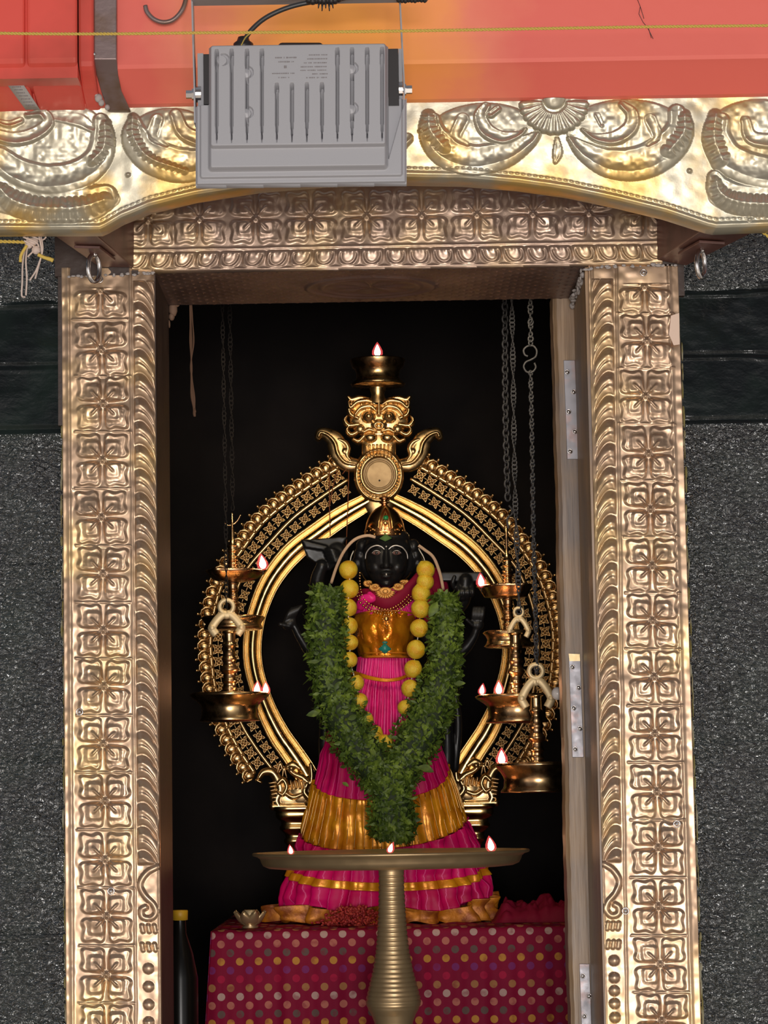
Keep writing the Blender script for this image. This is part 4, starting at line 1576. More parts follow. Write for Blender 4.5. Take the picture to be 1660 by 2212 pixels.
# cable and loose tangle on the bracket
cb = thing('power_cable', at(526, 96, YW + .015), 'black power cable arching from the floodlight top up to the bracket', 'cable')
P = spline([(526, 98, 0), (530, 84, 0), (546, 62, 0), (575, 38, 0), (618, 18, 0), (665, 6, 0), (720, 0, 0), (800, -14, 0), (850, -12, 0), (880, -4, 0), (925, -4, 0)], 8)
MB().tube([at(x, y, YW + .008) for x, y, _ in P], 5.4 * SW, 10).obj('cable', M_CABLE, cb)
mb = MB()
rr = random.Random(3)
for i in range(9):
    x = 668 + i * 8
    mb.ball(at(x, 1 + 3 * math.sin(i * 2.2), YW - .003), 8 * SW, .008, (8 + 4 * (i in (2, 5))) * SW, 9)
for i in range(5):
    mb.tube([at(690 + i * 7, 4, YW - .006), at(688 + i * 8, 18 + 6 * (i % 2), YW - .006)], [3.5 * SW, 1.2 * SW], 6)
mb.obj('insulation_tape', M_BLACKP, cb)
mb = MB()
for i in range(9):
    mb.ball(at(862 + i * 7, -2 - .2 * i, YW - .002), 7 * SW, .006, (9 + (i % 3)) * SW, 8)
mb.obj('rubber_sleeve', M_BLACKP, cb)
mb = MB()
twisted(mb, [(521, 99), (530, 82), (541, 71), (534, 69)], YW - .006, 0.0012, 0.006)
mb.obj('yellow_tie', M_YCORD, cb)

# ------------------------------------------------------------------ plinth and its cloth
YP = 1.10                                     # front of the plinth
ztop = at(840, 2006, YP).z
xl0 = at(457, 2010, YP).x
xr0 = at(1340, 2010, YP).x
YPB = 2.05
tag(MB().box(xl0 + 0.02, xr0 - 0.02, YP + 0.025, YPB - 0.02, z0_in, ztop - 0.006).obj('stone_plinth', M_SOOT, smooth=False), 'dark stone block under the dotted cloth carrying the black statue', 'plinth')


def plinth_cloth():
    s_ = mpp(YP)
    nu, nfront, ntop = 330, 120, 70
    xs = np.linspace(-0.0, 1.0, nu)
    drop = ztop - z0_in - 0.01
    prof = []                                  # (Y, z, v) from the hem up and over
    for t in np.linspace(0, 1, nfront):
        prof.append((YP, z0_in + 0.01 + (drop - 0.012) * t))
    for t in np.linspace(0.2, 1, 6):
        a = t * math.pi / 2
        prof.append((YP + 0.012 - 0.012 * math.cos(a), ztop - 0.012 + 0.012 * math.sin(a)))
    for t in np.linspace(0.01, 1, ntop):
        prof.append((YP + 0.012 + (YPB - YP - 0.012) * t, ztop))
    pr = np.array(prof)
    vlen = np.concatenate([[0], np.cumsum(np.hypot(np.diff(pr[:, 0]), np.diff(pr[:, 1])))])
    U, J = np.meshgrid(xs, np.arange(len(pr)))
    Yv, Zv = pr[J, 0], pr[J, 1]
    below = np.clip((ztop - Zv) / drop, 0, 1)
    spread = below * 0.035
    Xv = xl0 - spread + (xr0 - xl0 + 2 * spread) * U
    px = (Xv - xl0) / s_
    fold = 0.010 * below ** .6 * (np.sin(px * .031 + 1) + .6 * np.sin(px * .071 + 2.1) + .35 * np.sin(px * .17))
    Yv = Yv - fold - 0.004 * below
    Zv = Zv + (below == 0) * 0.003 * np.sin(px * .05) * np.sin(Yv * 30)
    side = np.clip((0.03 - U) / 0.03, 0, 1)
    V = np.stack([Xv, Yv + side * 0.01, Zv], -1).reshape(-1, 3)
    idx = np.arange(V.shape[0]).reshape(len(pr), nu)
    F = np.stack([idx[:-1, :-1], idx[:-1, 1:], idx[1:, 1:], idx[1:, :-1]], -1).reshape(-1, 4)
    # left side fall
    m = len(pr)
    jf = nfront + 5
    vs2, uv2 = [], []
    ns = 60
    for i in range(ns):
        yy = YP + (YPB - YP) * i / (ns - 1)
        for j in range(0, 30):
            t = j / 29
            vs2.append((xl0 - 0.035 * t - .004 * math.sin(i * .9) * t, yy, ztop - drop * t))
            uv2.append((-(drop * t) / s_, (yy - YP) / s_))
    n0 = len(V)
    F2 = [(n0 + i * 30 + j, n0 + i * 30 + j + 1, n0 + (i + 1) * 30 + j + 1, n0 + (i + 1) * 30 + j) for i in range(ns - 1) for j in range(29)]
    V = np.vstack([V, vs2])
    F = np.vstack([F, F2])
    o = mk('dotted_cloth', V, F, M_DOTS)
    uvl = o.data.uv_layers.new(name='uv')
    UVv = np.vstack([np.stack([px + 400, (vlen[J] - drop) / s_ + 1288.0], -1).reshape(-1, 2), np.array(uv2) + [400, 300]])
    li = np.zeros(len(o.data.loops), int)
    o.data.loops.foreach_get('vertex_index', li)
    uvl.data.foreach_set('uv', UVv[li].astype(np.float32).ravel())
    tag(o, 'crimson cloth with rows of coloured dots draped over the plinth under the statue', 'cloth')
    s = o.modifiers.new('solid', 'SOLIDIFY')
    s.thickness = 0.0015
    s.offset = -1
    return o


plinth_cloth()

# crumpled crimson cloth lying at the right on the plinth
rr = random.Random(21)
nx, ny = 70, 30
X, Yv = np.meshgrid(np.linspace(0, 1, nx), np.linspace(0, 1, ny))
a_, b_ = at(1062, 1996, 1.30), at(1300, 1996, 1.30)
env = np.sin(np.pi * np.clip(Yv, 0, 1)) ** .6 * sst(X, 0, .15) * (1 - sst(X, .92, 1))
Hh = env * (0.030 + 0.05 * np.abs(vnoise(X * 300, Yv * 120, 38, 3)) + 0.03 * np.abs(vnoise(X * 300, Yv * 120, 15, 4)))
V = np.stack([a_.x + (b_.x - a_.x) * X, 1.25 + .16 * Yv, ztop + 0.001 + Hh], -1).reshape(-1, 3)
idx = np.arange(nx * ny).reshape(ny, nx)
F = np.stack([idx[:-1, :-1], idx[:-1, 1:], idx[1:, 1:], idx[1:, :-1]], -1).reshape(-1, 4)
o = mk('crumpled_cloth', V, F, M_SCARF)
tag(o, 'crumpled dark crimson cloth lying on the plinth right of the skirt', 'cloth')

# ------------------------------------------------------------------ deity statue
YS = 1.40
S = mpp(YS)


def W(x, y, dy=0.0):
    """photo pixel at the statue's plane pushed back by dy pixels"""
    p = at(x, y, YS)
    return Vector((p.x, p.y + dy * S, p.z))


base = W(836, 2000)
statue = thing('deity_statue', (base.x, YS, ztop), 'black stone deity statue dressed in magenta and gold standing in the shrine', 'statue')

body = MB()


def caps(pts, n=12):
    """pts: (x,y,dy,r) tapered limb"""
    P = spline(pts, 5)
    body.tube([W(p[0], p[1], p[2]) for p in P], [max(.5, p[3]) * S for p in P], n)
    body.ball(W(*pts[0][:3]), pts[0][3] * S, n=n)
    body.ball(W(*pts[-1][:3]), pts[-1][3] * S, n=n)


def ell(x, y, dy, rx, ry, rd, ang=0):
    body.ball(W(x, y, dy), rx * S, rd * S, ry * S, 24, Matrix.Rotation(ang, 3, 'Y') if ang else None)


# head
ell(835, 1212, -12, 47, 58, 44)
ell(835, 1238, -14, 37, 36, 40)
ell(836, 1186, 0, 52, 34, 46)
ell(812, 1228, -30, 17, 17, 20)
ell(858, 1228, -30, 17, 17, 20)
ell(835, 1264, -34, 13, 9, 13)
caps([(835, 1190, -50, 4.5), (835, 1212, -57, 5.2), (835, 1227, -62, 7.5)])
ell(827, 1229, -55, 5, 4, 5)
ell(843, 1229, -55, 5, 4, 5)
ell(835, 1243, -53, 14, 3.4, 6)
ell(835, 1250, -51, 11, 4.0, 6)
for sx in (-1, 1):
    x = 835 + sx * 21
    caps([(x - 17, 1190, -43, 2.5), (x, 1183, -49, 3), (x + 17, 1190, -43, 2.5)])
    ell(x, 1199, -44, 12, 6.5, 8)
    ell(835 + sx * 49, 1212, 5, 7, 22, 10)
# hair mass
ell(838, 1206, 20, 74, 52, 34)
ell(836, 1160, 6, 50, 22, 40)
for sx in (-1, 1):
    for k in range(4):
        ell(838 + sx * (56 + 5 * k), 1180 + 18 * k, 8 + 5 * k, 13, 17, 17)
# trunk
caps([(835, 1265, 2, 27), (835, 1290, 4, 30)])
ell(836, 1310, 10, 86, 32, 36)
ell(832, 1350, 8, 62, 58, 38)
ell(832, 1420, 6, 50, 48, 34)
ell(833, 1490, 8, 64, 50, 36)
for sx in (-1, 1):
    caps([(833 + sx * 32, 1500, 8, 40), (834 + sx * 42, 1690, 6, 30), (836 + sx * 44, 1840, 4, 24), (836 + sx * 46, 1960, 4, 22)])
    caps([(836 + sx * 46, 1972, 0, 18), (836 + sx * 52, 1982, -50, 12)])
# back stele bars
caps([(706, 1500, 60, 12), (700, 1600, 60, 13), (704, 1700, 60, 13)])
caps([(962, 1480, 60, 13), (968, 1600, 60, 14), (966, 1700, 60, 14)])
caps([(982, 1470, 70, 9), (992, 1560, 70, 9), (985, 1660, 70, 9)])
# raised hands with emblems, and lowered hands
caps([(762, 1305, 14, 25), (718, 1326, 20, 22), (688, 1302, 10, 19), (686, 1255, -4, 16), (696, 1224, -14, 13)])
body.hexa([W(650, 1168, -16), W(664, 1205, -14), W(708, 1232, -10), W(752, 1160, -12)], [W(650, 1168, 12), W(664, 1205, 12), W(708, 1232, 12), W(752, 1160, 12)])
body.hexa([W(652, 1167, -20), W(708, 1181, -20), W(712, 1192, -20), W(660, 1184, -20)], [W(652, 1167, 6), W(708, 1181, 6), W(712, 1192, 6), W(660, 1184, 6)])
ell(728, 1200, -6, 26, 30, 16)
for k in range(4):
    caps([(704 + 3 * k, 1192 + 8 * k, -16, 5), (716 + 3 * k, 1190 + 8 * k, -27, 5.2), (730 + 2 * k, 1196 + 8 * k, -22, 4.6)], 8)
caps([(712, 1228, -12, 6), (730, 1214, -24, 5.5), (742, 1204, -24, 5)], 8)
caps([(910, 1305, 14, 25), (960, 1322, 20, 22), (996, 1300, 10, 19), (1004, 1272, -2, 16), (1006, 1254, -8, 13)])
caps([(930, 1246, 4, 10), (1040, 1246, 4, 11)])
body.hexa([W(936, 1236, -8), W(936, 1257, -8), W(1046, 1257, -8), W(1046, 1236, -8)], [W(936, 1236, 14), W(936, 1257, 14), W(1046, 1257, 14), W(1046, 1236, 14)])
for k in range(4):
    caps([(990 + 10 * k, 1262, -8, 4.6), (991 + 10 * k, 1280, -18, 5), (993 + 9 * k, 1297 - 3 * k, -12, 4.4)], 8)
caps([(986, 1275, -6, 6), (978, 1262, -16, 5.4), (982, 1248, -18, 5)], 8)
caps([(772, 1330, 16, 20), (720, 1430, 20, 18), (676, 1412, 4, 14), (650, 1378, -6, 10), (636, 1352, -10, 8)])
ell(626, 1348, -12, 17, 12, 9, -.6)
for k in range(4):
    caps([(616 + 7 * k, 1346 - 4 * k, -14, 4.4), (624 + 7 * k, 1328 - 3 * k, -20, 4.4), (632 + 7 * k, 1316 - 2 * k, -18, 3.8)], 8)
caps([(628, 1354, -16, 5), (606, 1350, -22, 4.6)], 8)
caps([(900, 1330, 16, 20), (960, 1420, 20, 18), (1000, 1404, 4, 14), (1022, 1378, -4, 10), (1030, 1358, -8, 8)])
ell(1032, 1350, -10, 14, 13, 9)
for k in range(4):
    caps([(1022 + 6 * k, 1344, -12, 4.4), (1022 + 7 * k, 1328, -18, 4.4), (1024 + 7 * k, 1314, -15, 3.8)], 8)
caps([(1022, 1352, -14, 5), (1008, 1340, -20, 4.4)], 8)
bo = body.obj('body', M_STONE, statue)
rm = bo.modifiers.new('remesh', 'REMESH')
rm.mode = 'VOXEL'
rm.voxel_size = 0.0022
rm.use_smooth_shade = True
sm = bo.modifiers.new('smooth', 'SMOOTH')
sm.factor = 0.5
sm.iterations = 3
dg = bpy.context.evaluated_depsgraph_get()
me2 = bpy.data.meshes.new_from_object(bo.evaluated_get(dg))
bo.modifiers.clear()
bo.data = me2
me2.polygons.foreach_set('use_smooth', [True] * len(me2.polygons))

# eyes, brows, forehead mark
for sx, cx in ((-1, 814), (1, 857)):
    e = MB().ball(W(cx, 1199.5, -51), 9.5 * S, 3.4 * S, 4.2 * S, 20).obj('eye', M_EYE, statue)
    MB().ball(W(cx, 1199.5, -54), 3.4 * S, 1.6 * S, 3.2 * S, 12).obj('pupil', M_BLACKP, e)
    mb = MB()
    P = [(cx + sx * 24, 1211, -40), (cx + sx * 22, 1199, -43), (cx + sx * 13, 1188, -50), (cx, 1183.5, -53), (cx - sx * 10, 1186, -54), (cx - sx * 17, 1192, -54)]
    P = spline(P, 6)
    mb.tube([W(*p) for p in P], [S * (1.2 + .4 * math.sin(i / len(P) * 3.1)) for i in range(len(P))], 6)
    mb.obj('eyebrow_line', M_SILVER, statue)
    mb = MB()
    P = spline([(cx - 10, 1200, -52), (cx - 4, 1195, -55), (cx + 4, 1195, -55), (cx + 10, 1200, -52)], 5)
    mb.tube([W(*p) for p in P], S * .55, 5)
    mb.obj('eyelid_line', M_SILVER, statue)
MB().ball(W(835, 1186, -55), 2 * S, 1.5 * S, 2 * S, 10).obj('brow_dot', M_SILVER, statue)
mb = MB()
mb.hexa([W(820, 1168, -46), W(833, 1174, -50), W(847, 1167, -46), W(834, 1158, -46)], [W(820, 1168, -36), W(833, 1174, -40), W(847, 1167, -36), W(834, 1158, -36)])
o = mb.obj('forehead_mark', M_GREEN, statue)
MB().ball(W(835, 1246, -60), 1.6 * S, 1.4 * S, 3 * S, 8).obj('nose_stud', M_SILVER, statue)

# crown
crown = thing('crown', W(833, 1158, 0), 'small reddish gold crown with a green stone on the statue head', 'crown')
mb = MB()
mb.lathe(W(832, 1158, 2), [(r * S, z * S) for r, z in ((44, -3), (46.5, 0), (46, 4), (44, 7), (45, 9), (43, 16), (41, 26), (37, 38), (30, 50), (20, 60), (10, 66), (6, 68), (8, 71), (12, 73), (8, 75), (5, 77), (10, 81), (12, 83), (8, 85), (3, 88), (.1, 89))], 40, sy=.85)
mb.obj('crown_body', M_CROWN, crown)
mb = MB()
for i in range(24):
    a = 2 * math.pi * i / 24
    mb.ball(W(832, 1158, 2) + Vector((46 * S * math.cos(a), 39 * S * math.sin(a), 1 * S)), 2.6 * S, n=8)
    mb.ball(W(832, 1158, 2) + Vector((44 * S * math.cos(a), 38 * S * math.sin(a), 10 * S)), 2.0 * S, n=8)
mb.obj('bead_rim', M_GOLD, crown)
mb = MB()
P = spline([(818, 1146, -36), (820, 1126, -34), (826, 1106, -25), (833, 1096, -20), (840, 1106, -25), (846, 1126, -34), (848, 1146, -36)], 6)
mb.tube([W(*p) for p in P], 2.2 * S, 8)
P = spline([(824, 1146, -38), (826, 1128, -36), (833, 1108, -28), (840, 1128, -36), (842, 1146, -38)], 6)
mb.tube([W(*p) for p in P], 1.6 * S, 8)
for sx in (-1, 1):
    P = spline([(833 + sx * 14, 1144, -37), (833 + sx * 28, 1132, -26), (833 + sx * 36, 1140, -20), (833 + sx * 26, 1147, -31)], 6)
    mb.tube([W(*p) for p in P], 2 * S, 8)
mb.ball(W(833, 1134, -39), 5 * S, 3 * S, 4 * S)
mb.obj('crown_crest', M_GOLD, crown)
MB().ball(W(834, 1122, -35), 6 * S, 3.5 * S, 5 * S, 14).obj('green_stone', M_EMER, crown)


# --------------------------------- clothing shells
def shell(name, rows, m, parent, vf0, vf1, pleat=0, amp=0.0, off=0.0, nphi=320, nv=60, phis=(0, 2 * math.pi), sharp=1.0, noise=0.0, lean=None, thick=0.0015, seed=1, free=None):
    """rows (y, xl, xr, depth) in photo units; vf0/vf1 give the cut rows as functions of the angle"""
    rows = np.array(rows, float)
    ph = np.linspace(phis[0], phis[1], nphi)
    t = np.linspace(0, 1, nv)
    T, P = np.meshgrid(t, ph, indexing='ij')
    y0 = np.vectorize(vf0)(ph)
    y1 = np.vectorize(vf1)(ph)
    Yp = y0[None, :] * (1 - T) + y1[None, :] * T
    xl = np.interp(Yp, rows[:, 0], rows[:, 1])
    xr = np.interp(Yp, rows[:, 0], rows[:, 2])
    dp = np.interp(Yp, rows[:, 0], rows[:, 3])
    g = sst(Yp, rows[0, 0], rows[0, 0] + (rows[-1, 0] - rows[0, 0]) * .5)
    wv = np.sin(P * pleat + 0.9 * np.sin(P * 3) + 1.3 * np.sin(Yp * .012 + P * 2)) if pleat else 0
    if pleat and sharp != 1:
        wv = np.sign(wv) * np.abs(wv) ** sharp
    k = 1 + (amp * (0.35 + 0.65 * g)) * wv + noise * 2 * vnoise(P * 100 + 500, Yp, 22, seed)
    rx, ry = (xr - xl) / 2 * k + off, dp * k + off
    cx = (xr + xl) / 2
    X = cx + rx * np.cos(P)
    dY = 4 - ry * np.sin(P)
    base_ = ats(X, Yp, YS)
    V = base_.copy()
    V[..., 1] += dY * S
    V = V.reshape(-1, 3)
    idx = np.arange(nv * nphi).reshape(nv, nphi)
    F = np.stack([idx[:-1, :-1], idx[:-1, 1:], idx[1:, 1:], idx[1:, :-1]], -1).reshape(-1, 4)
    o = mk(name, V, F, m, parent)
    uvl = o.data.uv_layers.new(name='uv')
    li = np.zeros(len(o.data.loops), int)
    o.data.loops.foreach_get('vertex_index', li)
    UVv = np.stack([P / (2 * math.pi), Yp / 100.0], -1).reshape(-1, 2)
    uvl.data.foreach_set('uv', UVv[li].astype(np.float32).ravel())
    s = o.modifiers.new('solid', 'SOLIDIFY')
    s.thickness = thick
    s.offset = 0
    return o


SK = [(1428, 774, 886, 44), (1462, 772, 892, 46), (1500, 756, 910, 52), (1560, 716, 934, 58), (1600, 703, 946, 62), (1650, 690, 966, 70), (1700, 678, 985, 76), (1760, 664, 1003, 84), (1840, 643, 1033, 92), (1900, 624, 1053, 100), (1950, 608, 1066, 106), (1996, 596, 1074, 112)]
fr = lambda ph: max(0.0, math.sin(ph))
TW = 2 * math.pi
# overlapping left front panel with its own slant is part of the same skirt
zb0 = lambda ph: 1676 + 52 * fr(ph) + (1.0 - fr(ph)) * (0 if math.cos(ph) < 0 else -18) - 8 * math.cos(ph)
zb1 = lambda ph: 1782 + 50 * fr(ph) - 18 * math.cos(ph)
tr0 = lambda ph: 1872 + 32 * fr(ph)
tr1 = lambda ph: 1886 + 36 * fr(ph)
hm0 = lambda ph: 1958 + 6 * math.sin(ph * 7) - 14 * max(0, math.cos(ph) - .7) / .3 * 2
hm1 = lambda ph: 1989 + 3 * math.sin(ph * 23)
shell('skirt', SK, M_PINK, statue, lambda p: 1428, zb0, 34, 0.014, nv=90, nphi=900, sharp=.7, noise=.02)
sk2 = shell('skirt_tier', SK, M_PINK, statue, zb1, hm0, 30, 0.024, nv=60, nphi=900, sharp=.7, noise=.05, seed=3)
sk2['label'] = 'lower magenta tier of the skirt'
shell('gold_band', SK, M_ZARI, statue, zb0, zb1, 34, 0.015, off=1.2, nv=50, nphi=900, sharp=.55, noise=.03, seed=5)['label'] = 'wide pleated gold band'
shell('gold_trim', SK, M_ZARI, statue, tr0, tr1, 30, 0.026, off=3.0, nv=8, nphi=900, sharp=.7, noise=.05, seed=3)['label'] = 'narrow gold ribbon trim'
shell('gold_hem', SK, M_HEM, statue, hm0, hm1, 17, 0.075, off=1.5, nv=26, nphi=900, sharp=.8, noise=.10, seed=8)['label'] = 'ruffled gold hem'
# fold lines of gold thread running down the pleats of the band
mb = MB()
for i in range(30):
    ph = math.pi * (0.03 + 0.94 * i / 29) + (rng.random() - .5) * .04
    pts = []
    for t in np.linspace(0, 1, 12):
        y = zb0(ph) * (1 - t) + zb1(ph) * t
        r_ = np.array(SK)
        xl, xr, dp = (np.interp(y, r_[:, 0], r_[:, j]) for j in (1, 2, 3))
        k = 1.025
        X_ = (xl + xr) / 2 + (xr - xl) / 2 * k * math.cos(ph)
        pts.append(W(X_, y, 4 - dp * k * math.sin(ph)))
    mb.tube(pts, 0.9 * S, 5)
mb.obj('pleat_piping', M_GOLD, statue)
# front fan of pleats seen inside the garland V
shell('waist_cloth', [(1420, 776, 890, 46), (1450, 772, 892, 50), (1500, 757, 905, 58), (1600, 745, 915, 66), (1640, 745, 915, 70)], M_PINKB, statue, lambda p: 1420, lambda p: 1640, 46, 0.05, nv=40, nphi=500, phis=(.25, math.pi - .25), sharp=.6, noise=.02, off=3)['label'] = 'bright pink pleated waist cloth'
# bodice and blouse
shell('blouse', [(1272, 800, 880, 34), (1285, 782, 905, 44), (1300, 772, 918, 52), (1330, 766, 910, 60), (1345, 770, 900, 60)], M_PINKB, statue, lambda p: 1272, lambda p: 1342, 9, 0.02, nv=24, nphi=260, noise=.06)
shell('bodice', [(1324, 768, 902, 60), (1338, 766, 900, 64), (1360, 766, 897, 64), (1390, 774, 891, 58), (1412, 779, 887, 54), (1428, 783, 886, 52)], M_BODICE, statue, lambda p: 1326 + 4 * math.cos(p * 2), lambda p: 1424, 5, 0.015, nv=36, nphi=300, noise=.06, off=2, seed=12)['label'] = 'shiny orange gold bodice'
for y, r in ((1327, 2.0), (1421, 2.4), (1413, 1.4)):
    mb = MB()
    rws = np.array([(1327, 834, 70, 68), (1421, 834, 56, 58)])
    rx_, rd_ = (70, 66) if y < 1380 else (57, 58)
    mb.tube([W(834 + rx_ * math.cos(t), y + (4 if y < 1380 else 0) * math.cos(2 * t), 4 - rd_ * math.sin(t)) for t in np.linspace(0.02, math.pi - .02, 40)], r * S, 7)
    mb.obj('bodice_piping', M_HEM, statue)
# crimson shawl over the shoulders
mb = MB()
P = spline([(765, 1300, -10, 14), (790, 1288, -34, 15), (815, 1300, -52, 17), (838, 1310, -56, 17), (866, 1298, -50, 20), (895, 1272, -36, 22), (918, 1248, -20, 22), (938, 1252, -4, 24), (950, 1275, 6, 22), (948, 1310, 14, 16)], 7)
mb.tube([W(p[0], p[1], p[2]) for p in P], [p[3] * S for p in P], 18, flat=.55)
o = mb.obj('shawl', M_SCARF, statue)
mb = MB()
P = spline([(905, 1262, -30, 10), (925, 1290, -22, 16), (930, 1320, -14, 14), (922, 1345, -8, 8)], 7)
mb.tube([W(p[0], p[1], p[2]) for p in P], [p[3] * S for p in P], 14, flat=.5)
mb.obj('shawl_end', M_SCARF, statue)
P = spline([(776, 1318, -42, 9), (788, 1300, -52, 12), (806, 1296, -60, 9), (800, 1284, -50, 7)], 7)
MB().tube([W(p[0], p[1], p[2]) for p in P], [p[3] * S for p in P], 14, flat=.6).obj('pink_tuck', M_PINKB, statue)
# little gold knot at the left hip and teal brooch
mb = MB()
for (x, y) in ((708, 1588), (712, 1594), (705, 1596), (711, 1602)):
    mb.ball(W(x, y, -26), 4 * S, n=8)
mb.obj('hip_tassel', M_GOLD, statue)
br = MB()
br.hexa([W(818, 1406, -66), W(832, 1416, -68), W(846, 1406, -66), W(832, 1393, -68)], [W(818, 1406, -56), W(832, 1416, -56), W(846, 1406, -56), W(832, 1393, -56)])
br.ball(W(832, 1392, -66), 6 * S, 3 * S, 3 * S)
br = br.obj('diamond_brooch', M_TEAL, statue)
mb = MB()
ds = [(818, 1406), (825, 1399.5), (832, 1393), (839, 1399.5), (846, 1406), (839, 1411), (832, 1416), (825, 1411)]
for x, y in ds:
    mb.ball(W(x, y, -69), 1.5 * S, n=6)
mb.obj('brooch_edge', M_GOLD, br)

# jewellery
nk = thing('medallion_necklace', W(834, 1300, -60), 'short necklace of matt gold lotus medallions under the statue chin', 'necklace')
for (cx, cy, r, dy, a) in ((833, 1284, 24, -66, 0), (811, 1273, 15, -60, -.3), (860, 1272, 15, -60, .3), (797, 1264, 13, -48, -.6), (872, 1263, 14, -46, .7)):
    mb = MB()
    c = W(cx, cy, dy)
    n = 11
    for i in range(n):
        t = math.pi * (1.0 + i / (n - 1))
        d = Vector((math.cos(t + a), 0, math.sin(t + a) * .72))
        p0, p1 = c + d * (r * .35 * S), c + d * (r * .92 * S)
        mb.tube([p0, p0.lerp(p1, .6), p1], [2.2 * S, 3.0 * S, .6 * S], 8)
    mb.ball(c + Vector((0, 0, 2 * S)), r * .62 * S, 3 * S, r * .36 * S, 16)
    mb.ball(c + Vector((0, -2 * S, 1 * S)), r * .3 * S, 3 * S, r * .22 * S, 12)
    mb.obj('medallion', M_MATTGOLD, nk)
mb = MB()
P = spline([(780, 1236, 0), (790, 1254, -34), (805, 1268, -54), (833, 1279, -62), (860, 1268, -54), (880, 1250, -32), (888, 1236, 0)], 8)
mb.tube([W(*p) for p in P], 1.4 * S, 6)
mb.obj('cord', M_GOLD, nk)
nk = thing('bead_necklace', W(834, 1345, -66), 'long gold bead necklace with small drops over the statue bodice', 'necklace')
P = spline([(778, 1240, -30), (779, 1270, -46), (786, 1296, -58), (800, 1310, -66), (818, 1318, -70), (834, 1322, -72), (852, 1317, -70), (870, 1304, -64), (884, 1288, -54), (892, 1268, -42)], 60)
P = np.array(P)
L = np.concatenate([[0], np.cumsum(np.linalg.norm(np.diff(P[:, :2], axis=0), axis=1))])
mbb, mbd = MB(), MB()
first = None
for i, l in enumerate(np.arange(0, L[-1], 6.2)):
    x, y, dy = (float(np.interp(l, L, P[:, j])) for j in range(3))
    mbb.ball(W(x, y, dy), 2.6 * S, n=8)
    if i > 5:
        tx, ty = (float(np.interp(l + 2, L, P[:, j]) - np.interp(l - 2, L, P[:, j])) for j in range(2))
        q = math.hypot(tx, ty) or 1
        nx_, ny_ = -ty / q, tx / q
        mbd.ball(W(x + nx_ * 6, y + ny_ * 6, dy - 2), 1.9 * S, n=6)
        mbd.ball(W(x + nx_ * 11, y + ny_ * 11, dy - 2), 2.7 * S, 2.2 * S, 2.7 * S, n=8)
mbb.obj('beads', M_GOLD, nk)
mbd.obj('bead_drops', M_GOLD, nk)
mb = MB()
mb.ball(W(835, 1342, -76), 5.5 * S, 4 * S, 6 * S)
for t in np.linspace(0, 2 * math.pi, 9)[:-1]:
    mb.ball(W(835 + 8 * math.cos(t), 1342 + 8 * math.sin(t), -74), 2 * S, n=7)
mb.ball(W(836, 1356, -75), 2.2 * S, n=8)
mb.ball(W(836, 1362, -75), 1.8 * S, n=8)
mb.obj('pendant', M_GOLD, nk)
bt = thing('gold_waist_chain', W(835, 1475, -62), 'thin gold ribbon chain hanging in a curve across the pink waist of the statue', 'waist chain')
for k in range(3):
    P = spline([(752, 1448 + 3 * k, -18), (775, 1456 + 3 * k, -46), (800, 1465 + 2.5 * k, -66), (832, 1471 + 2 * k, -76), (862, 1468 + 2 * k, -70), (884, 1458 + 2 * k, -54), (893, 1452 + 2 * k, -30)], 8)
    MB().tube([W(p[0], p[1], p[2] - k) for p in P], 1.8 * S, 7).obj('strand', M_ZARI, bt)

# ------------------------------------------------------------------ garlands
YG = 1.25
SG = mpp(YG)
gl = thing('lemon_garland', at(833, 1620, YG + .02), 'garland of yellow lemons threaded on white string around the statue neck', 'garland')
LEM = [(753, 1231, 20.5), (755, 1272, 20.5), (751, 1312, 20), (755, 1352, 18.5), (757, 1388, 17.5), (756, 1425, 17), (770, 1476, 17), (777, 1515, 18.5), (790, 1554, 17), (809, 1586, 19), (833, 1604, 17.5),
       (920, 1231, 20), (919, 1257, 19), (910, 1283, 20.5), (909, 1315, 20.5), (906, 1357, 20), (899, 1403, 20.5), (893, 1445, 19.5), (886, 1487, 19), (876, 1529, 17)]


def lemon_mesh():
    mb = MB()
    prof = []
    for i in range(25):
        th = math.pi * i / 24
        r = math.sin(th)
        z = -math.cos(th)
        z += 0.08 * math.exp(-((th - math.pi) / .22) ** 2) - 0.07 * math.exp(-(th / .25) ** 2)
        prof.append((max(r, 1e-4), z))
    mb.lathe((0, 0, 0), prof, 28, mod=lambda a, r, z: 1 + .015 * math.sin(3 * a + z))
    me = bpy.data.meshes.new('lemon')
    me.from_pydata(mb.v, [], mb.f)
    me.polygons.foreach_set('use_smooth', [True] * len(me.polygons))
    me.materials.append(M_LEMON)
    return me


lm = lemon_mesh()
proto = bpy.data.objects.new('lemon', lm)
for i, (x, y, r) in enumerate(LEM):
    o = proto if i == 0 else proto.copy()
    COL.objects.link(o)
    o.parent = gl
    yy = YG + (0.022 if (y < 1290 and i > 10) else 0.012) + (0.014 if i < 5 else 0)
    o.location = at(x, y, yy) - gl.location
    rs = r * mpp(yy)
    o.scale = (rs, rs, rs * (1.0 + .06 * rng.random()))
    o.rotation_euler = (rng.uniform(-1.2, 1.2), rng.uniform(-.8, .8), rng.uniform(0, 6))
mb = MB()
P = spline([(764, 1190), (757, 1212), (755, 1272), (752, 1312), (757, 1388), (756, 1425), (770, 1476), (777, 1515), (790, 1554), (809, 1586), (833, 1604)], 6)
mb.tube([at(x, y, YG + .02 + max(0, (1230 - y)) * .001) for x, y in P], 1.3 * SG, 6)
P = spline([(905, 1185), (918, 1212), (919, 1257), (909, 1315), (906, 1357), (899, 1403), (893, 1445), (886, 1487), (876, 1529), (856, 1570), (833, 1604)], 6)
mb.tube([at(x, y, YG + .02 + max(0, (1230 - y)) * .001) for x, y in P], 1.3 * SG, 6)
mb.obj('string', M_WHITE, gl)
mb = MB()
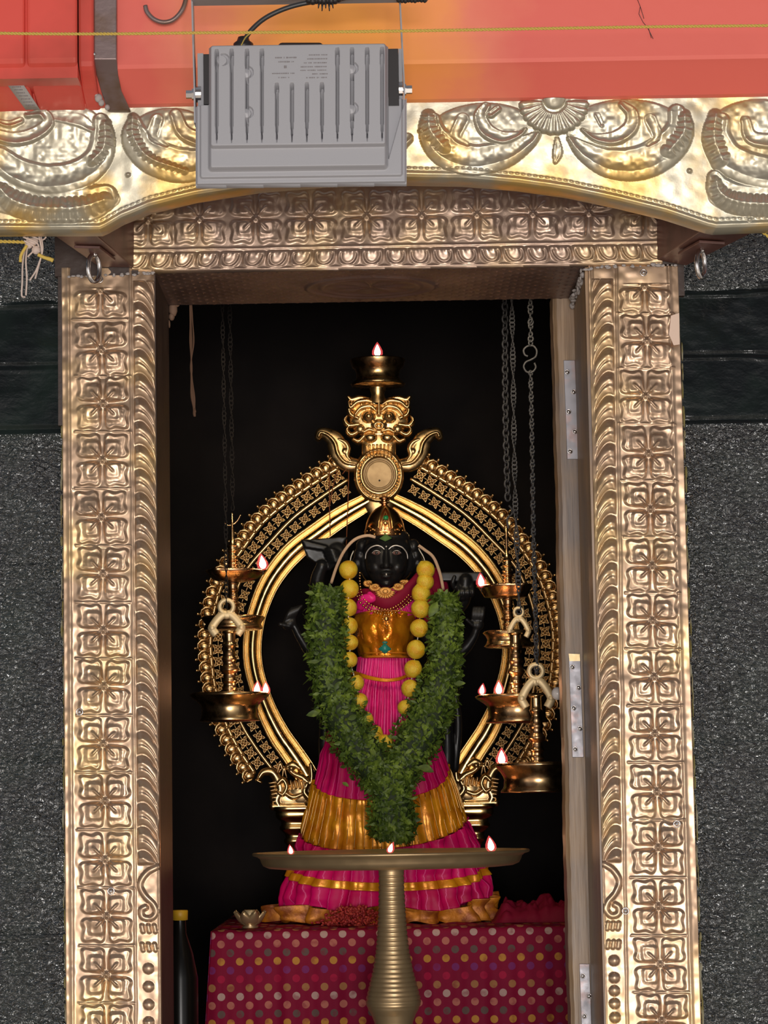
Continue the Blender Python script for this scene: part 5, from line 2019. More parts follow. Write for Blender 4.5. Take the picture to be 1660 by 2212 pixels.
for i in range(7):
    a = i / 6 * 2 - 1
    mb.tube([at(822, 1604, YG), at(822 + a * 9, 1620 - abs(a) * 5, YG - .004)], [2.4 * SG, 3.4 * SG], 6)
mb.obj('dried_flower', mat('rust_flower', (0.42, 0.12, 0.03), 0.7), gl)

lg = thing('leaf_garland', at(842, 1825, YG), 'thick green leaf garland hanging in a V with a tail on the statue', 'garland')
YL = YG - 0.015
STR = [
    [(708, 1268, 34), (705, 1300, 40), (704, 1350, 46), (706, 1400, 44), (712, 1450, 46), (724, 1500, 50), (742, 1550, 54), (768, 1600, 56), (805, 1650, 54), (838, 1692, 46)],
    [(962, 1284, 22), (962, 1310, 32), (963, 1350, 37), (962, 1400, 38), (958, 1450, 42), (944, 1500, 52), (925, 1550, 56), (900, 1600, 56), (872, 1650, 52), (846, 1692, 46)],
    [(842, 1660, 52), (843, 1700, 52), (846, 1740, 54), (848, 1775, 56), (848, 1800, 50), (847, 1816, 34)],
]
core = MB()
LV, LF = [], []
rr = random.Random(77)


def leaf(p, d, nrm, L, w):
    """one pointed, creased, curling leaf"""
    d = d.normalized()
    side = d.cross(nrm).normalized()
    up = side.cross(d).normalized()
    n0 = len(LV)
    cur = rr.uniform(-.1, .45)
    rows = ((0.0, .06), (0.28, .8), (0.50, 1.0), (0.80, .6), (1.0, .02))
    for t, k in rows:
        c = p + d * (L * t) - up * (L * cur * t * t)
        LV.append(c - side * (w * k) + up * (w * .28 * k))
        LV.append(c)
        LV.append(c + side * (w * k) + up * (w * .28 * k))
    for i in range(4):
        a = n0 + i * 3
        LF.append((a, a + 1, a + 4, a + 3))
        LF.append((a + 1, a + 2, a + 5, a + 4))


for si, st_ in enumerate(STR):
    P = spline(st_, 8)
    pts = [at(x, y, YL + (0.02 if si < 2 else 0.01)) for x, y, r in P]
    rs = [r * SG for x, y, r in P]
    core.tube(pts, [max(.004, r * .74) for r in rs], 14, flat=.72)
    ln = sum((pts[i + 1] - pts[i]).length for i in range(len(pts) - 1))
    N = int(3100 * ln / 0.48) if si < 2 else 1500
    for _ in range(N):
        t = rr.random() * (len(pts) - 1.001)
        i = int(t)
        c = pts[i].lerp(pts[i + 1], t - i)
        r = rs[i]
        ax = (pts[i + 1] - pts[i]).normalized()
        a = rr.uniform(-math.pi * .08, math.pi * 1.08)
        out = Vector((math.cos(a), -math.sin(a) * .75, 0))
        out = (out - ax * out.dot(ax)).normalized()
        p = c + Vector((out.x * r, out.y * r * .8, out.z * r)) * rr.uniform(.62, .93)
        rv_ = Vector((rr.gauss(0, 1), rr.gauss(0, .7), rr.gauss(0, 1)))
        d = out * rr.uniform(-.1, .75) + ax * rr.uniform(-.3, .5) + rv_ * .75
        big = rr.random() < .05
        L = (rr.uniform(8, 17) if not big else rr.uniform(16, 24)) * SG
        nn = (out + rv_ * .35).normalized()
        leaf(p, d, nn, L, L * rr.uniform(.17, .32))
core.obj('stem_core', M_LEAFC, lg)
lo = mk('leaves', LV, LF, M_LEAF, lg)
lo['kind'] = 'stuff'
# a few bigger stray leaves of their own
for (x, y, dx, dz, L) in ((680, 1283, -1, .2, 26), (697, 1296, .3, -1, 22), (945, 1300, -.4, -.8, 46), (982, 1478, .8, .1, 30), (740, 1690, .5, -.3, 22), (905, 1655, 1, -.35, 44), (690, 1540, -1, -.1, 34)):
    LV, LF = [], []
    p = at(x, y, YL - 0.028)
    leaf(p, Vector((dx, -.3, dz)), Vector((0.4, -1, .3)), L * .8 * SG, L * .22 * SG)
    mk('loose_leaf', LV, LF, M_LEAF, lg)
# fibre straps up to the neck
mb = MB()
for P in ([(716, 1262, 30), (728, 1228, 18), (744, 1196, 4), (766, 1172, -4), (792, 1163, -8), (812, 1166, -6)], [(958, 1276, 30), (950, 1240, 20), (936, 1208, 6), (916, 1192, -2), (904, 1184, -8)]):
    Q = spline(P, 6)
    n0 = len(mb.v)
    pts = [W(x, y, dy - 50) for x, y, dy in Q]
    mb = MB()
    mb.tube(pts, 3.4 * S, 8, flat=.35, ref=(0, 1, 0))
    mb.obj('fibre_strap', M_STRING, lg)

# petals heaped at the foot
pt = MB()
rr = random.Random(15)
zf = ztop + 0.002
for i in range(420):
    u = rr.gauss(0, .34)
    x = 765 + u * 95
    if abs(u) > 1:
        continue
    hgt = 42 * (1 - u * u) * rr.random()
    p = at(x, 1996, 1.20)
    c = Vector((p.x, 1.215 + rr.uniform(0, .035) - .0, zf + hgt * S * .9))
    d = Vector((rr.gauss(0, 1), rr.gauss(0, .6), rr.gauss(0, .6))).normalized() * rr.uniform(.006, .012)
    pt.tube([c, c + d * .5, c + d], [.0015, .0034, .0008], 5, flat=.4)
o = pt.obj('flower_petals', M_PETAL)
tag(o, 'heap of small dark red flower petals at the front hem of the skirt', 'petals', kind='stuff')

# lotus candle holder
lt = thing('lotus_lamp', at(541, 2006, 1.18), 'small brass lotus shaped lamp standing on the left edge of the dotted cloth', 'lotus lamp')
lt.location.z = ztop + .002
c = Vector(lt.location)
sl_ = mpp(1.18)
MB().lathe(c, [(.0001, 0), (16 * sl_, 0), (18 * sl_, 3 * sl_), (12 * sl_, 6 * sl_), (20 * sl_, 10 * sl_), (.0001, 10 * sl_)], 24).obj('base', M_PILLAR, lt)
pet = MB()
vs, fs = [], []
n1, n2 = 9, 7
for i in range(n1):
    t = i / (n1 - 1)
    w = 15 * math.sin(math.pi * min(1, .12 + t * .88) ** .9) ** .7 * sl_ * (1 if t < 1 else .1)
    rad = (12 + 30 * t - 4 * t * t) * sl_
    z = (6 + 28 * t ** 1.6) * sl_
    for j in range(n2):
        s_ = j / (n2 - 1) * 2 - 1
        vs.append((rad - abs(s_) ** 2 * 4 * sl_, s_ * w, z + abs(s_) ** 2 * 5 * sl_))
for i in range(n1 - 1):
    for j in range(n2 - 1):
        a = i * n2 + j
        fs.append((a, a + 1, a + n2 + 1, a + n2))
me = bpy.data.meshes.new('petal')
me.from_pydata(vs, [], fs)
me.polygons.foreach_set('use_smooth', [True] * len(me.polygons))
me.materials.append(M_PILLAR)
for i in range(8):
    o = bpy.data.objects.new('petal', me)
    o.parent = lt
    o.rotation_euler = (0, 0, 2 * math.pi * (i + .5) / 8)
    s = o.modifiers.new('solid', 'SOLIDIFY')
    s.thickness = .0015
    COL.objects.link(o)
MB().lathe(c, [(.0001, 10 * sl_), (9 * sl_, 10 * sl_), (12 * sl_, 24 * sl_), (13 * sl_, 38 * sl_), (11 * sl_, 39 * sl_), (9 * sl_, 33 * sl_), (.0001, 32 * sl_)], 24).obj('candle_cup', M_SHACKLE, lt)

# mustard capped bottle in the dark at the left
bo_ = thing('capped_bottle', (at(390, 2100, .9).x, .9, z0_in), 'dark bottle with a mustard yellow cap in the shadow left of the plinth', 'bottle')
cz = at(390, 1985, .9).z - z0_in
c = Vector(bo_.location)
MB().lathe(c, [(.0001, 0), (.034, 0), (.036, .01), (.036, cz - .12), (.026, cz - .07), (.013, cz - .03), (.012, cz)], 28).obj('glass', M_BOTTLE, bo_)
MB().lathe(c, [(.012, cz - .003), (.016, cz - .002), (.0165, cz + .016), (.015, cz + .018), (.0001, cz + .018)], 24).obj('cap', M_YCAP, bo_)

# ------------------------------------------------------------------ prabhavali arch behind the statue
YA = 1.60
SA = mpp(YA)
XA = at(827, 1500, YA).x                       # symmetry axis
arch = thing('halo_arch', (XA, YA, ztop), 'ornate golden brass halo arch with openwork rim and lion mask standing behind the statue', 'halo arch')
band = [(808, 1078, 20), (770, 1099, 23), (728, 1124, 25), (690, 1151, 25.5), (641, 1188, 26), (606, 1226, 25), (580, 1266, 24), (562, 1310, 23), (551, 1350, 22.5), (546, 1398, 22), (549, 1440, 22), (560, 1484, 22), (578, 1535, 23.5), (604, 1586, 25.5), (626, 1618, 26), (650, 1653, 27), (664, 1676, 27)]
B = spline(band, 8)


def sweep_profile(name, path, prof, m, mirror):
    """prof: (u across -1..1, h outwards) swept along the path on the arch plane"""
    pts = [at(x, y, YA) for x, y, w in path]
    ws = [w * SA for x, y, w in path]
    vs, fs = [], []
    k = len(prof)
    for i, p in enumerate(pts):
        a = pts[max(0, i - 1)]
        b = pts[min(len(pts) - 1, i + 1)]
        t = (b - a).normalized()
        nrm = Vector((-t.z, 0, t.x))
        for u, h in prof:
            q = p + nrm * (u * ws[i]) + Vector((0, -h * SA, 0))
            if mirror:
                q.x = 2 * XA - q.x
            vs.append(q)
    for i in range(len(pts) - 1):
        for j in range(k):
            j2 = (j + 1) % k
            f = (i * k + j, i * k + j2, (i + 1) * k + j2, (i + 1) * k + j)
            fs.append(f[::-1] if mirror else f)
    return mk(name, vs, fs, m, arch)


prof = []
for u in np.linspace(-1, 1, 41):
    h = 5 + 12 * math.sqrt(max(0, 1 - (u / .48) ** 2)) * (abs(u) < .48)
    h += 8 * math.sqrt(max(0, 1 - ((abs(u) - .86) / .14) ** 2)) * (abs(abs(u) - .86) < .14)
    h += 4 * math.sqrt(max(0, 1 - ((abs(u) - .60) / .08) ** 2)) * (abs(abs(u) - .60) < .08)
    prof.append((u, h))
prof = prof + [(1, -6), (-1, -6)]
for mi in (0, 1):
    sweep_profile('moulded_band', B, prof, M_ARCH, mi)

rail1 = [(733, 1010, 5), (700, 1030, 5), (663, 1054, 5), (626, 1080, 5), (570, 1127, 5), (527, 1182, 5), (500, 1222, 5), (478, 1266, 5), (463, 1318, 5), (455, 1372, 5), (456, 1420, 5), (465, 1486, 5), (487, 1560, 5), (516, 1618, 5), (550, 1670, 5)]
rail2 = [(752, 1036, 4), (700, 1070, 4), (635, 1118, 4), (581, 1174, 4), (536, 1226, 4), (514, 1268, 4), (497, 1320, 4), (489, 1374, 4), (488, 1420, 4), (498, 1490, 4), (519, 1558, 4), (554, 1616, 4), (593, 1668, 4)]
R1p, R2p = spline(rail1, 10), spline(rail2, 10)
for P in (R1p, R2p):
    for mi in (0, 1):
        pts = [at(x, y, YA) for x, y, w in P]
        if mi:
            pts = [Vector((2 * XA - p.x, p.y, p.z)) for p in pts]
        MB().tube(pts, P[0][2] * SA, 10, flat=.9).obj('rail', M_SHACKLE if False else M_ARCHD, arch)


def along(P, step, start=0):
    Q = P[:, :2]
    L = np.concatenate([[0], np.cumsum(np.linalg.norm(np.diff(Q, axis=0), axis=1))])
    out = []
    for l in np.arange(start, L[-1], step):
        x, y = np.interp(l, L, Q[:, 0]), np.interp(l, L, Q[:, 1])
        x2, y2 = np.interp(l + 3, L, Q[:, 0]), np.interp(l + 3, L, Q[:, 1])
        x1, y1 = np.interp(l - 3, L, Q[:, 0]), np.interp(l - 3, L, Q[:, 1])
        out.append((x, y, math.atan2(-(y2 - y1), x2 - x1)))
    return out


def local_mesh(name, mb, m):
    me = bpy.data.meshes.new(name)
    me.from_pydata([tuple(v) for v in mb.v], [], mb.f)
    me.update()
    me.polygons.foreach_set('use_smooth', [True] * len(me.polygons))
    me.materials.append(m)
    return me


# cupped leaf of the rim: grows along local +Z, hollow towards +X
lf = MB()
vs, fs = [], []
n1, n2 = 12, 7
for i in range(n1):
    t = i / (n1 - 1)
    a = t * 3.4
    cx_, cz_ = -4 + 11 * math.sin(a * .62) - 2 * t, 3 + 24 * t ** .9 - 7 * max(0, t - .6) * 2
    w = (3.5 + 9.5 * math.sin(math.pi * min(1, t * .95 + .05))) * (1 if t < .93 else .6)
    for j in range(n2):
        s_ = j / (n2 - 1) * 2 - 1
        vs.append(((cx_ + s_ * w * .55) * SA, (-4 - 9 * (1 - s_ * s_) * (.3 + .7 * math.sin(math.pi * t))) * SA, (cz_ + s_ * w * .35) * SA))
for i in range(n1 - 1):
    for j in range(n2 - 1):
        a = i * n2 + j
        fs.append((a, a + n2, a + n2 + 1, a + 1))
V3 = lambda x, y, z: Vector((x * SA, y * SA, z * SA))
lf.ball(V3(1, -5, 14), 10.5 * SA, 7 * SA, 13 * SA, 14, Matrix.Rotation(.35, 3, 'Y'))
lf.tube([V3(9, -5, 2), V3(14, -10, 10), V3(13, -12, 19), V3(6, -12, 26), V3(-3, -11, 27), V3(-8, -10, 23)], [x * SA for x in (2.5, 3.4, 3.6, 3.4, 2.8, 2)], 8)
lf.tube([V3(4, -10, 5), V3(8, -12.5, 12), V3(6, -13, 18), V3(0, -12.5, 20)], [x * SA for x in (1.4, 2, 2, 1.4)], 7)
lf.tube([V3(0, 0, -2), V3(0, -4, 6)], [4.5 * SA, 5 * SA], 8)
lf.tube([V3(-6, -4, 4), V3(-10, -6, 14), V3(-8, -8, 24), V3(-4, -8, 30)], [x * SA for x in (2, 2.4, 2.2, 1.5)], 7)
lf.ball(V3(-4, -8, 33), 3.6 * SA, n=10)
leaf_me = local_mesh('rim_leaf', lf, M_ARCHD)
sol_names = []


def place(me, name, x, y, ang, parent, mi, sc=1.0, yo=0.0):
    o = bpy.data.objects.new(name, me)
    o.parent = parent
    p = at(x, y, YA + yo) - parent.location
    if mi:
        p.x = -p.x
    o.location = p
    if mi:
        # mirror-image piece: turned the other way and flipped
        o.rotation_euler = (0, ang, 0)
        o.scale = (-sc, sc, sc)
    else:
        o.rotation_euler = (0, -ang, 0)
        o.scale = (sc, sc, sc)
    COL.objects.link(o)
    return o


for mi in (0, 1):
    for x, y, a in along(R1p, 22.6, 4):
        # tangent angle a points down-left; outward is to its right
        ox, oy = math.cos(a - math.pi / 2), math.sin(a - math.pi / 2)
        if ox > 0:
            ox, oy = -ox, -oy
        an = math.atan2(oy, ox) - math.pi / 2
        place(leaf_me, 'rim_leaf', x, y, an, arch, mi)
# four pointed openwork florets with little rings
fl_ = MB()
for k in range(4):
    a = math.pi / 4 + k * math.pi / 2
    tip = Vector((math.cos(a), 0, math.sin(a))) * 14.5 * SA
    b1 = Vector((math.cos(a - .75), 0, math.sin(a - .75))) * 7 * SA
    b2 = Vector((math.cos(a + .75), 0, math.sin(a + .75))) * 7 * SA
    fl_.tube([b1, b1.lerp(tip, .55) * 1.04, tip, b2.lerp(tip, .55) * 1.04, b2], 1.25 * SA, 6)
    fl_.tube([Vector((0, -1 * SA, 0)), tip * .8], [2.6 * SA, 1.1 * SA], 6)
fl_.ball(Vector((0, -2 * SA, 0)), 3.8 * SA, 4 * SA, 3.8 * SA, 10)
fl_.tube([Vector((7 * SA * math.cos(t), 0, 7 * SA * math.sin(t))) for t in np.linspace(0, 2 * math.pi, 14)[:-1]], 1.2 * SA, 6, closed=True)
fl_me = local_mesh('floret', fl_, M_ARCHD)
mid1 = np.array([[(a[0] + b[0]) / 2, (a[1] + b[1]) / 2] for a, b in zip(spline([r[:2] for r in [rail1[i] for i in (0, 2, 3, 4, 5, 6, 7, 8, 9, 10, 11, 12, 13, 14)]], 6), spline([r[:2] for r in [rail2[i] for i in (0, 1, 2, 3, 4, 4, 5, 6, 7, 8, 9, 10, 11, 12)]], 6))])
inner_edge = np.array([(756, 1076), (716, 1100), (672, 1134), (626, 1172), (581, 1217), (556, 1268), (540, 1312), (529, 1356), (524, 1400), (530, 1452), (545, 1508), (570, 1570), (600, 1622), (618, 1650)])
r2s = np.array([r[:2] for r in rail2])
ie = spline(inner_edge, 6)
r2f = spline([tuple(r) for r in r2s], 6)
n = 60
def resamp(P, n):
    L = np.concatenate([[0], np.cumsum(np.linalg.norm(np.diff(P, axis=0), axis=1))])
    t = np.linspace(0, L[-1], n)
    return np.stack([np.interp(t, L, P[:, 0]), np.interp(t, L, P[:, 1])], -1)
r1f = spline([r[:2] for r in rail1], 6)
midA = (resamp(r1f, n) + resamp(r2f, n)) / 2
midB = (resamp(r2f, n) + resamp(ie, n)) / 2
for mi in (0, 1):
    for P, st0 in ((midA, 14), (midB, 10)):
        for x, y, a in along(P, 26.5, st0):
            place(fl_me, 'floret', x, y, a, arch, mi, 1.0 if P is midA else .92)
# thin cross links between the rails
for mi in (0, 1):
    mb = MB()
    for P in (midA, midB):
        A_ = along(P, 26.5, 14 if P is midA else 10)
        for (x0, y0, _), (x1, y1, _) in zip(A_[:-1], A_[1:]):
            p, q = at(x0, y0, YA), at(x1, y1, YA)
            if mi:
                p.x, q.x = 2 * XA - p.x, 2 * XA - q.x
            mb.tube([p, q], 1.1 * SA, 5)
    mb.obj('openwork_wire', M_ARCHD, arch)

# lion mask, side sprays and disc
R = Relief(672, 850, 966, 1112, 1.0, YA - 0.012)
a_ = R
a_.dome(819, 905, 64, 46, 15)
for sx in (-1, 1):
    cx = 819
    m_ = lambda pts: [(cx + sx * (p[0] - cx),) + tuple(p[1:]) for p in pts]
    a_.dome(cx + sx * 22, 902, 15, 14, 11, base=13)
    a_.dome(cx + sx * 22, 902, 6.5, 6.5, 6, base=22)
    a_.stroke(m_([(825, 890, .5), (838, 880, 1), (858, 884, 1), (870, 898, .6)]), 5.5, 8, base=13)
    a_.stroke(m_([(826, 876, .5), (842, 868, 1), (864, 870, 1), (880, 882, .8), (885, 870, .4)]), 5.5, 9, base=9)
    a_.stroke(m_([(864, 905, .8), (880, 896, 1), (884, 880, .7), (878, 872, .4)]), 6, 12, base=2)
    a_.stroke(m_([(862, 918, .8), (884, 920, 1), (893, 908, .8), (888, 900, .4)]), 6, 12, base=2)
    a_.stroke(m_([(858, 930, .8), (878, 940, 1), (888, 930, .8), (884, 922, .4)]), 6, 12, base=2)
    a_.stroke(m_([(850, 942, .8), (862, 954, 1), (874, 950, .7)]), 6, 12, base=2)
    a_.dome(cx + sx * 40, 928, 10, 10, 8, base=10)
    a_.dome(cx + sx * 18, 947, 14, 11, 12, base=10)
    a_.stroke(m_([(826, 934, .6), (840, 930, 1), (852, 936, .7)]), 4.5, 9, base=11)
    a_.stroke(m_([(840, 862, .5), (862, 860, .9), (878, 864, 1), (886, 858, .6)]), 7, 9)
    # spray
    a_.stroke(m_([(868, 1004, .8), (886, 1002, 1), (902, 988, 1.1), (908, 968, 1.25), (914, 950, 1.1), (930, 938, .8), (945, 934, .6), (950, 944, .5)]), 17, 9)
    a_.stroke(m_([(870, 1005, .5), (892, 1000, .8), (907, 982, 1), (914, 958, 1), (928, 942, .8), (944, 936, .6), (949, 944, .6)]), 4, 6, base=8)
    a_.stroke(m_([(880, 996, .5), (888, 984, .9), (886, 968, 1), (893, 956, .9), (906, 950, .5)]), 7, 10)
    a_.dome(cx + sx * 74, 976, 8, 8, 8, base=3)
a_.stroke([(819, 866), (819, 898)], 4.5, 12, base=12)
a_.dome(819, 920, 17, 12, 8, base=13)
a_.dome(819, 922, 8, 6, 8, mode='sub')
a_.stroke([(819, 955), (819, 1000)], 38, 11)
for dx in range(-28, 29, 8):
    a_.stroke([(819 + dx, 963), (819 + dx * .9, 988)], 2.0, 4, mode='add')
a_.dome(819, 1026, 55, 62, 12)
a_.stroke([(819, 1060), (820, 1092)], 30, 9)
th = np.linspace(0, 2 * math.pi, 40)
a_.stroke([(819 + 49 * math.cos(t), 1028 + 54 * math.sin(t)) for t in th], 3.5, 5, mode='add')
a_.stroke([(819 + 39 * math.cos(t), 1026 + 41 * math.sin(t)) for t in th], 4.0, 4, mode='add')
for t in np.linspace(0, 2 * math.pi, 42):
    a_.dome(819 + 44 * math.cos(t), 1027 + 47 * math.sin(t), 2.4, 2.4, 3, mode='add')
a_.build('lion_mask_crest', M_ARCHD, arch, thick=0.02, cut=0.6)
dc = at(820, 1026, YA - .026)
mb = MB()
rings = [(0.1, 7), (25, 7), (26.9, 7), (27.1, 6.9), (28.5, 5), (30, 5), (31.5, 7), (34, 8), (36, 6), (37, 0)]
vs, fs = [], []
n = 48
for r, h in rings:
    for k in range(n):
        a = 2 * math.pi * k / n
        vs.append(dc + Vector((r * SA * math.cos(a), -h * SA, r * SA * 1.04 * math.sin(a))))
for j in range(len(rings) - 1):
    for k in range(n):
        fs.append((j * n + k, (j + 1) * n + k, (j + 1) * n + (k + 1) % n, j * n + (k + 1) % n))
mk('plain_disc', vs, fs, M_DISC, arch)
MB().ball(dc + Vector((0, -7.2 * SA, -13 * SA)), 2 * SA, 1 * SA, 2.2 * SA, 8).obj('disc_hole', M_WICK, arch)
# lamp holder rod above the mask
mb = MB().lathe(at(817, 872, YA - .02), [(17 * SA, 0), (16 * SA, 12 * SA), (14 * SA, 20 * SA), (17 * SA, 30 * SA), (18 * SA, 36 * SA)], 24)
mb.obj('socket', M_ARCHD, arch)

# makara creatures at the feet of the arch
R = Relief(548, 1640, 690, 1752, 1.0, YA - 0.02)
a_ = R
a_.dome(652, 1712, 34, 30, 12)
a_.dome(622, 1722, 40, 26, 10)
a_.stroke([(560, 1680, .5), (570, 1668, .8), (588, 1668, 1), (600, 1684, 1.1), (606, 1706, 1.1), (598, 1728, 1), (604, 1742, .8)], 10, 12)
a_.stroke([(556, 1686, .6), (564, 1690, .4)], 8, 10)
for i in range(6):
    a_.stroke([(582 + 1.5 * i, 1692 + 8 * i, .6), (594 + i, 1690 + 8 * i, 1)], 4, 9, base=3)
a_.stroke([(600, 1694, .6), (612, 1684, 1), (620, 1700, 1), (612, 1716, .8), (602, 1712, .5)], 7, 14, base=3)
a_.stroke([(672, 1652, .6), (674, 1676, .9), (670, 1692, 1), (654, 1680, 1), (636, 1672, .8), (622, 1660, .6)], 8, 13)
a_.stroke([(622, 1656, .8), (634, 1652, 1), (648, 1660, .6)], 8, 11)
a_.dome(630, 1660, 8, 7, 10, base=6)
for i in range(4):
    a_.stroke([(628 + i * 9, 1686, .6), (632 + i * 9, 1702, .9)], 3.6, 13, base=4)
a_.stroke([(664, 1694, .8), (658, 1710, 1), (668, 1724, 1), (676, 1734, .8)], 8, 13, base=3)
a_.dome(668, 1736, 10, 8, 12, base=4)
a_.stroke([(616, 1712, .7), (634, 1722, 1), (652, 1716, .7)], 6, 10, base=6)
a_.stroke([(600, 1668, .3), (606, 1650, .8), (612, 1668, .3)], 5, 8)
a_.stroke([(610, 1684, .3), (614, 1660, .8), (620, 1680, .3)], 4, 9)
a_.stroke([(590, 1742), (690, 1742)], 9, 12)
for mi in (0, 1):
    a_.build('makara_figure', M_ARCHD, arch, thick=0.03, cut=0.6, mirror=XA if mi else None)
# stepped pedestals under the makaras
pc = at(655, 1748, YA)
for mi in (0, 1):
    cx_ = pc.x if not mi else 2 * XA - pc.x
    zt_ = pc.z
    pf = [(66, 6), (68, 2), (66, -2), (62, -5), (63, -10), (62, -16), (58, -20), (50, -26), (50, -33), (54, -37), (54, -42), (50, -45), (42, -52), (40, -60), (44, -64), (44, -70), (36, -76), (28, -96), (30, -104), (38, -112), (36, -124), (44, -134), (50, -140), (48, -148), (54, -156), (56, -166), (52, -172), (60, -182), (62, -200), (62, -300)]
    pf = [(r, z) for r, z in pf if zt_ + z * SA > ztop + .002] + [(62, (ztop + .002 - zt_) / SA)]
    mb = MB().lathe((cx_, YA, zt_), [(r * SA, z * SA) for r, z in pf][::-1], 4 * 10, mod=lambda a, r, z: min(1.25, 1 / max(abs(math.cos(a)), abs(math.sin(a)))) * .92, sy=.7)
    mb.obj('pedestal', M_ARCH, arch)
# thin red-brown threads hanging in front of the arch
mb = MB()
for pts in ([(712, 1020), (712, 1090), (714, 1158)], [(754, 1015), (752, 1090), (748, 1190)], [(728, 1018), (720, 1050), (713, 1090)], [(740, 1024), (750, 1012)]):
    mb.tube([at(x, y, YA - .04) for x, y in pts], 1.1 * SA, 5)
tag(mb.obj('thread', mat('rust_thread', (0.25, 0.07, 0.02), .7)), 'thin rusty threads hanging down over the upper left part of the halo arch', 'threads')


# ------------------------------------------------------------------ lamps
def flame(parent, p, s, lit=0.10, lean=0.0):
    """s = flame height in metres"""
    mb = MB()
    prof = [(.0001, 0), (.17, .08), (.25, .25), (.24, .45), (.16, .68), (.07, .88), (.0001, 1.0)]
    vs, fs = [], []
    n = 12
    for r, z in prof:
        for k in range(n):
            a = 2 * math.pi * k / n
            vs.append((p.x + r * s * math.cos(a) + lean * s * z * z, p.y + r * s * math.sin(a), p.z + z * s))
    for j in range(len(prof) - 1):
        for k in range(n):
            fs.append((j * n + k, j * n + (k + 1) % n, (j + 1) * n + (k + 1) % n, (j + 1) * n + k))
    f = mk('flame', vs, fs, M_FLAME, parent)
    V2 = [(p.x + (v[0] - p.x) * 1.75, p.y + (v[1] - p.y) * 1.75, p.z - .12 * s + (v[2] - p.z) * 1.32) for v in vs]
    mk('flame_halo', V2, fs, M_LENSHALO, f)  # added shell for the lens glow, larger than the flame itself
    MB().tube([p + Vector((0, 0, -.012)), p + Vector((0, 0, .003))], .0014, 6).obj('wick', M_WICK, parent)
    l = bpy.data.lights.new('flame_light', 'POINT')
    l.energy = lit
    l.color = (1.0, 0.42, 0.16)
    l.shadow_soft_size = 0.006
    lo_ = bpy.data.objects.new('flame_light', l)
    lo_.location = p + Vector((0, -.004, s * .6))
    COL.objects.link(lo_)
    return f


def spout(angles, w=.30, k=.28):
    def f(a, r, z):
        m = 1.0
        for a0 in angles:
            d = math.atan2(math.sin(a - a0), math.cos(a - a0))
            m += k * math.exp(-(d / w) ** 2)
        return m
    return f


# top lamp on the crest
YT = YA - .02
ST = mpp(YT)
tl = thing('crest_oil_lamp', at(817, 836, YT), 'small brass oil lamp burning on top of the halo arch crest', 'oil lamp')
c = at(817, 836, YT)
MB().lathe(c, [(r * ST, z * ST) for r, z in ((18, -2), (22, 0), (57, 2), (60, 6), (50, 14), (47, 20), (47, 30), (50, 38), (56, 44), (60, 57), (60, 60), (57, 60), (50, 50), (30, 44), (.1, 43))], 56).obj('bowl', M_BRONZE, tl)
flame(tl, at(816, 775, YT) + Vector((0, -.030, 0)), 27 * ST, .10)


def hanging_lamp(label, cx, y_rod0, y_rod1, rows, Y, flames, shackle=None, spouts=((math.pi, .22, .22),), hook=True):
    """rows: list of (kind, y, r) profile from the top down in photo units about x=cx(y)"""
    s = mpp(Y)
    ybot = rows[-1][0]
    th_ = thing('hanging_oil_lamp', at(cx, ybot, Y), label, 'oil lamp', 'hanging oil lamps')
    c = at(cx, ybot, Y)
    return th_, c, s


def prof_from(rows, ybot, s):
    return [(max(r, .1) * s, (ybot - y) * s) for y, r in rows][::-1]


def column(y0, y1, r, rings):
    """turned column: rings at given fractions"""
    out = [(y0, r * .75), (y0 + 1, r)]
    n = 60
    for i in range(n + 1):
        t = i / n
        y = y0 + 2 + (y1 - y0 - 4) * t
        rr_ = r
        for (f, k, w) in rings:
            rr_ += k * r * math.exp(-((t - f) / w) ** 2)
        out.append((y, rr_))
    out.append((y1, r))
    return out


